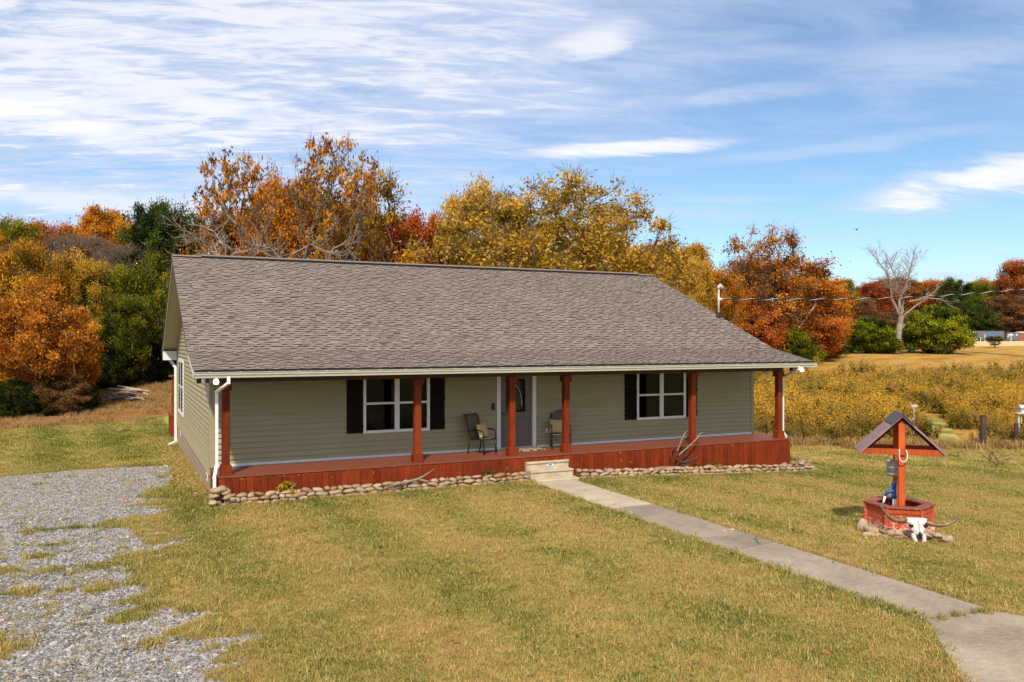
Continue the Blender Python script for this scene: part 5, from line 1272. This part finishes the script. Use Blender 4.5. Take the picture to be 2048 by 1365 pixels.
for (n, d0, d1, s0) in ((170000, 5, 15, 1.0), (170000, 15, 26, 1.1), (110000, 26, 46, 1.5)):
    dd = np.sqrt(rs.uniform(d0*d0, d1*d1, n)); rr_ = rs.uniform(-.66, .66, n)*dd; s_, c_ = math.sin(YAW), math.cos(YAW)
    X = CAM[0]+dd*s_+rr_*c_; Y = CAM[1]+dd*c_-rr_*s_
    g = gravel_mask(X, Y); le = lawn_edge(X, Y)
    ok = (~on_slab(X, Y)) & (~on_house(X, Y)) & (le < .15) & (rs.rand(n) < np.clip(.5-g/.26, .015, 1))
    bare_ = fbm(X*1.3+50, Y*1.3, 3); ok &= rs.rand(n) < np.clip(1.5-bare_*1.1, .3, 1)
    edge = on_slab(X, Y, .12)
    XX.append(X[ok]); YY.append(Y[ok]); SS.append((s0*rs.uniform(.45, 1.3, n)*np.where(rs.rand(n) < .03, 1.8, 1)*(.7+.6*fbm(X*2.2+5, Y*2.2, 2))*(1+.3*edge))[ok]); DD.append((np.clip(le+3, 0, 3)/3*.05*1+np.where(g > -.35, -.03, 0)+green_zone(X, Y)-.10*track(X, Y)+rs.normal(0, .06, n)-(.05*(dd > 24)))[ok])
X = np.concatenate(XX); Y = np.concatenate(YY); S_ = np.concatenate(SS); Dr = np.concatenate(DD)
scatter('lawn_grass', np.stack([X, Y, hterr(X, Y)], 1), rs.rand(len(X))*6.28, S_, Dr, [proto('tuft', blades(k, 18, .075, .043, .006, 1.2), gm_) for k in range(5)], tilt=.12)
print('grass tufts', len(X))
# longer tufts: at stones, foundations, in the gravel
XX, YY = [], []
for (x0, x1, y0, y1, n) in ((.0, 7.6, -.66, -.50, 320), (9.1, 17.7, -.66, -.52, 380), (-.6, -.03, -.3, 14.8, 500), (.0, 7.6, -.3, -.03, 90), (9.1, 17, -.3, -.03, 120)):
    X, Y = sample(rs, n, x0, x1, y0, y1); XX.append(X); YY.append(Y)
for (x0, x1, y0, y1, n) in ((7.6, 8.8, -12.30, -12.22, 26), (8.5, 8.82, -12.36, -12.26, 22), (8.87, 8.97, -12, -1, 160), (7.5, 7.6, -12, -1, 120)):
    X, Y = sample(rs, n, x0, x1, y0, y1); XX.append(X); YY.append(Y)
X, Y = sample(rs, 9000, -9, 0, -14, 9); g = gravel_mask(X, Y); ok = (g > -.16) & (g < .03); XX.append(X[ok]); YY.append(Y[ok])
X = np.concatenate(XX); Y = np.concatenate(YY)
scatter('tall_grass', np.stack([X, Y, hterr(X, Y)-.01], 1), rs.rand(len(X))*6.28, rs.uniform(.5, 1.1, len(X)), rs.normal(-.03, .06, len(X)), [proto('tuft', blades(20+k, 18, .07, .13, .007, .9), gm_) for k in range(3)], tilt=.15)
# gravel chips
def chips(seed, n, rad):
    rs = np.random.RandomState(seed); V = []; F = []; T = []
    base = np.array([(1, 0, 0), (-1, 0, 0), (0, 1, 0), (0, -1, 0), (0, 0, 1), (0, 0, -1.)]); fa = [(0, 2, 4), (2, 1, 4), (1, 3, 4), (3, 0, 4), (2, 0, 5), (1, 2, 5), (3, 1, 5), (0, 3, 5)]
    for i in range(n):
        a = rs.rand()*6.28; r_ = rad*math.sqrt(rs.rand()); s = rs.choice((.008, .012, .016, .024))*rs.uniform(.8, 1.2)
        q = base*(1+rs.uniform(-.35, .35, (6, 3)))*np.array([1.2, .9, .6])*s; al = rs.rand()*6.28; c, sn = math.cos(al), math.sin(al)
        q = np.stack([q[:, 0]*c-q[:, 1]*sn, q[:, 0]*sn+q[:, 1]*c, q[:, 2]], 1)+np.array([r_*math.cos(a), r_*math.sin(a), rs.uniform(0, .012)])
        n0 = len(V); V += list(map(tuple, q)); F += [tuple(n0+k for k in f) for f in fa]; T += [rs.rand()]*8
    me = new_mesh('chips', V, F); fattr(me, 'tone', T); return me
def chip_m(t, b):
    t.put(b.inputs['Base Color'], t.ramp(t.attr('tone'), [(0, (.11, .097, .088)), (.4, (.25, .227, .21)), (.8, (.38, .347, .322)), (1, (.58, .53, .49))])); t.put(b.inputs['Roughness'], .85)
cm = material('gravel_chip', chip_m)
n = 26000; X, Y = sample(rs, n, -11, .2, -14, 9.2); g = gravel_mask(X, Y); ok = (g > rs.uniform(-.16, .10, n)) & in_view(X, Y); X, Y = X[ok], Y[ok]
scatter('gravel', np.stack([X, Y, hterr(X, Y)-.018], 1), rs.rand(len(X))*6.28, rs.uniform(.8, 1.2, len(X)), np.zeros(len(X)), [proto('chips', chips(k, 34, .12), cm) for k in range(5)])
# goldenrod and weeds in the field
def goldenrod(seed, h, yellow=True):
    rs = np.random.RandomState(seed); P0, P1, R0, R1 = [], [], [], []; LC, LS, LT = [], [], []
    for k in range(5):
        x, y = rs.normal(0, .16, 2); hh = h*rs.uniform(.7, 1.1); lx, ly = rs.normal(0, .12, 2); a = np.array([x, y, 0]); b = np.array([x+lx, y+ly, hh])
        P0.append(a); P1.append(b); R0.append(.007); R1.append(.004)
        for q in range(16): u = rs.uniform(.05, .85); LC.append(a*(1-u)+b*u+rs.normal(0, .05, 3)); LS.append(.085); LT.append(rs.uniform(.05, .45))
        if yellow:
            for q in range(46): u = rs.uniform(.66, 1.08); LC.append(a*(1-u)+b*u+rs.normal(0, .10, 3)*np.array([1, 1, .8])); LS.append(.033); LT.append(rs.uniform(.52, 1))
        else:
            for q in range(24): u = rs.uniform(.5, 1.1); LC.append(a*(1-u)+b*u+rs.normal(0, .08, 3)); LS.append(.04); LT.append(rs.uniform(.36, .5))
    V1, F1 = tubes(P0, P1, R0, R1, 3); LC = np.array(LC); V2, F2 = leaf_quads(rs, LC, 1.0, up=.5)
    V2 = (V2.reshape(-1, 4, 3)-LC[:, None])*np.array(LS)[:, None, None]+LC[:, None]; V2 = V2.reshape(-1, 3)
    me = new_mesh('weed', np.concatenate([V1, V2]), np.concatenate([F1, F2+len(V1)])); fattr(me, 'tone', [.42]*len(F1)+LT); return me
def weed_m(t, b):
    tn = t.attr('tone'); tn = t.math('ADD', tn, t.math('MULTIPLY', t.math('SUBTRACT', t.attr('dry', 'INSTANCER'), .5), .34))
    col = t.ramp(tn, [(0, (.09, .095, .014)), (.25, (.22, .19, .025)), (.36, (.28, .18, .045)), (.5, (.40, .24, .09)), (.6, (.50, .28, .04)), (.78, (.72, .41, .04)), (1, (.92, .56, .08))])
    t.n.remove(b); df = t.node('ShaderNodeBsdfDiffuse'); tr = t.node('ShaderNodeBsdfTranslucent'); t.put(df.inputs[0], col); t.put(tr.inputs[0], col)
    mx = t.node('ShaderNodeMixShader'); t.put(mx.inputs[0], .35); t.l.new(df.outputs[0], mx.inputs[1]); t.l.new(tr.outputs[0], mx.inputs[2]); t.l.new(mx.outputs[0], t.n['Material Output'].inputs[0])
wm = material('weed_plant', weed_m)
def view_sample(n, d0, d1, q0, q1):
    dd = np.sqrt(rs.uniform(d0*d0, d1*d1, n)); rr_ = rs.uniform(q0, q1, n)*dd; s_, c_ = math.sin(YAW), math.cos(YAW)
    return CAM[0]+dd*s_+rr_*c_, CAM[1]+dd*c_-rr_*s_, dd, rr_/dd
X, Y, dd, qq = view_sample(16000, 31.5, 76, .15, .70)
dens = fbm(X*.35, Y*.35, 3); edge_far = 70+6*(fbm(X*.1+3, Y*.1, 2)-.5)*2
ok = (lawn_edge(X, Y) > .35) & (track(X, Y) < .25) & (dd < edge_far) & (rs.rand(len(X)) < np.clip(dens*2.6-.62, .10, .85)*np.interp(dd+14*(fbm(X*.12+3, Y*.12, 3)-.5), [30, 46, 54, 64, 76], [1, 1, .6, .22, .02])) & (X > 18)
X, Y, dd = X[ok], Y[ok], dd[ok]
yel = (fbm(X*.45+8, Y*.45, 3)+sstep(dd, 31, 39)*.20+rs.normal(0, .12, len(X))) > .67
pro_y = [proto('goldenrod', goldenrod(k, 1.15), wm) for k in range(5)]; pro_n = [proto('weed', goldenrod(30+k, .95, False), wm) for k in range(4)]
h_ = hterr(X, Y); sc_ = rs.uniform(.55, 1.3, len(X))*(.40+1.15*fbm(X*.32, Y*.32, 3))*np.interp(dd, [31, 36, 60, 76], [.75, 1.0, .95, .7])
scatter('goldenrod_field', np.stack([X, Y, h_], 1)[yel], rs.rand(yel.sum())*6.28, sc_[yel], np.clip(.5*rs.rand(yel.sum())+1.1*fbm(X*.55+40, Y*.55, 3)[yel]-.30, 0, 1), pro_y, tilt=.10)
scatter('field_weeds', np.stack([X, Y, h_], 1)[~yel], rs.rand((~yel).sum())*6.28, sc_[~yel]*.9, rs.rand((~yel).sum()), pro_n, tilt=.12)
Xk, Yk, dk_, qk = view_sample(900, 44, 72, .17, .66); ok = rs.rand(900) < .35; Xk, Yk = Xk[ok], Yk[ok]
scatter('tall_field_weeds', np.stack([Xk, Yk, hterr(Xk, Yk)], 1), rs.rand(len(Xk))*6.28, rs.uniform(1.0, 1.9, len(Xk)), rs.rand(len(Xk))*.6, pro_n, tilt=.15)
# rough dry grass: left clearing and along the field edge
def dry_m(t, b):
    col = t.ramp(t.math('ADD', t.math('MULTIPLY', t.attr('tone'), .6), t.math('MULTIPLY', t.attr('dry', 'INSTANCER'), .4)), [(.1, (.13, .085, .025)), (.4, (.30, .17, .055)), (.7, (.48, .30, .12)), (1, (.62, .42, .2))])
    t.n.remove(b); df = t.node('ShaderNodeBsdfDiffuse'); t.put(df.inputs[0], col); t.l.new(df.outputs[0], t.n['Material Output'].inputs[0])
dm = material('dry_grass_blade', dry_m)
dp_ = [proto('tuft', blades(60+k, 26, .16, .32, .012, .9), dm) for k in range(4)]
X1, Y1, d1, q1 = view_sample(9000, 38, 62, -.64, -.35); ok = (lawn_edge(X1, Y1) > .1) & (fbm(X1*.6, Y1*.6) > .42); X1, Y1 = X1[ok], Y1[ok]
X2, Y2, d2, q2 = view_sample(9000, 29.5, 36, .2, .68); ok = (lawn_edge(X2, Y2) > -.35) & (lawn_edge(X2, Y2) < 1.2) & (track(X2, Y2) < .3) & (X2 > 17.8); X2, Y2 = X2[ok], Y2[ok]
X3, Y3, d3, q3 = view_sample(1200, 56, 84, .2, .66); 
X = np.concatenate([X1, X2, X3]); Y = np.concatenate([Y1, Y2, Y3]); sc_ = np.concatenate([rs.uniform(.4, 1.0, len(X1)), rs.uniform(.5, 1.3, len(X2)), rs.uniform(.5, 1.1, len(X3))])
scatter('dry_grass', np.stack([X, Y, hterr(X, Y)], 1), rs.rand(len(X))*6.28, sc_, rs.rand(len(X)), dp_, tilt=.2)
# fallen leaves on the lawn and by the foundation
lf = new_mesh('leaf', [(-.03, -.02, .004), (.02, -.025, .008), (.035, .01, .003), (0, .03, .012), (-.03, .015, .005)], [(0, 1, 2, 3, 4)])
def fl_m(t, b): t.put(b.inputs['Base Color'], t.ramp(t.attr('dry', 'INSTANCER'), [(0, (.30, .11, .03)), (.6, (.45, .22, .06)), (1, (.68, .5, .3))])); t.put(b.inputs['Roughness'], .8)
flm = material('fallen_leaf', fl_m)
Xa, Ya = sample(rs, 700, -.75, -.03, 1, 14.5); Xb, Yb, _, _ = view_sample(260, 8, 34, -.6, .62); ok = (~on_house(Xb, Yb)); Xb, Yb = Xb[ok], Yb[ok]
X = np.concatenate([Xa, Xb]); Y = np.concatenate([Ya, Yb])
scatter('fallen_leaves', np.stack([X, Y, hterr(X, Y)+.035], 1), rs.rand(len(X))*6.28, rs.uniform(.7, 1.3, len(X)), rs.rand(len(X)), [proto('leaf', lf, flm)], tilt=.3)

# ------------------------------------------------------------------ small plants by the porch
def plant(name, label, loc, r_, n, h, mat, cat='plant', leaf=.06):
    rs_ = np.random.RandomState(int(loc[0]*100) % 999); C = rs_.normal(size=(n, 3)); C /= np.linalg.norm(C, axis=1, keepdims=True); C *= (rs_.rand(n, 1)**.4); C[:, 2] = np.abs(C[:, 2]); C *= np.array([r_, r_*.8, h])
    V_, F_ = leaf_quads(rs_, C, leaf, up=.3); me = new_mesh('foliage', V_, F_); fattr(me, 'tone', rs_.rand(n))
    t_ = thing(name, label, cat, loc); obj('foliage', me, LM[mat], t_)
    m = MB()
    for k in range(9): a = rnd.random()*6.28; m.tube([(0, 0, -.05), (r_*.5*math.cos(a), r_*.4*math.sin(a), h*.5), (r_*.8*math.cos(a), r_*.65*math.sin(a), h*.85)], [.008, .006, .003], 4)
    m.build('stem', bark, t_)
plant('porch_shrub', 'small yellowing shrub against the pickets at the left of the porch', (1.5, -.20, -.55), .27, 900, .38, 'gold', 'shrub')
plant('sedum_plant', 'little dark green plant behind the stones left of the steps', (6.62, -.18, -.50), .14, 160, .24, 'green')
plant('weedy_plant', 'little green plant behind the stones right of the plough', (14.0, -.18, -.82), .28, 240, .28, 'olive')
cr, wd = make_tree(77, 1.0, 1.2, .15, 26, 8, .05, .08, 'broad', bare=.3, twigs=4, trunkr=.02); cr.materials.append(LM['brown']); wd.materials.append(bark)
t_ = thing('dry_shrub', 'small bare brown seedling shrub in front of the fence post', 'shrub', ground_at(1995, 26.2), 0, None, .55); obj('crown', cr, None, t_); obj('trunk', wd, None, t_)
print('objects', len(bpy.data.objects), 'tris', sum(sum(len(p.vertices)-2 for p in m.polygons) for m in bpy.data.meshes if m.users and len(m.polygons) < 5000)+sum(len(m.polygons)*2 for m in bpy.data.meshes if m.users and len(m.polygons) >= 5000))
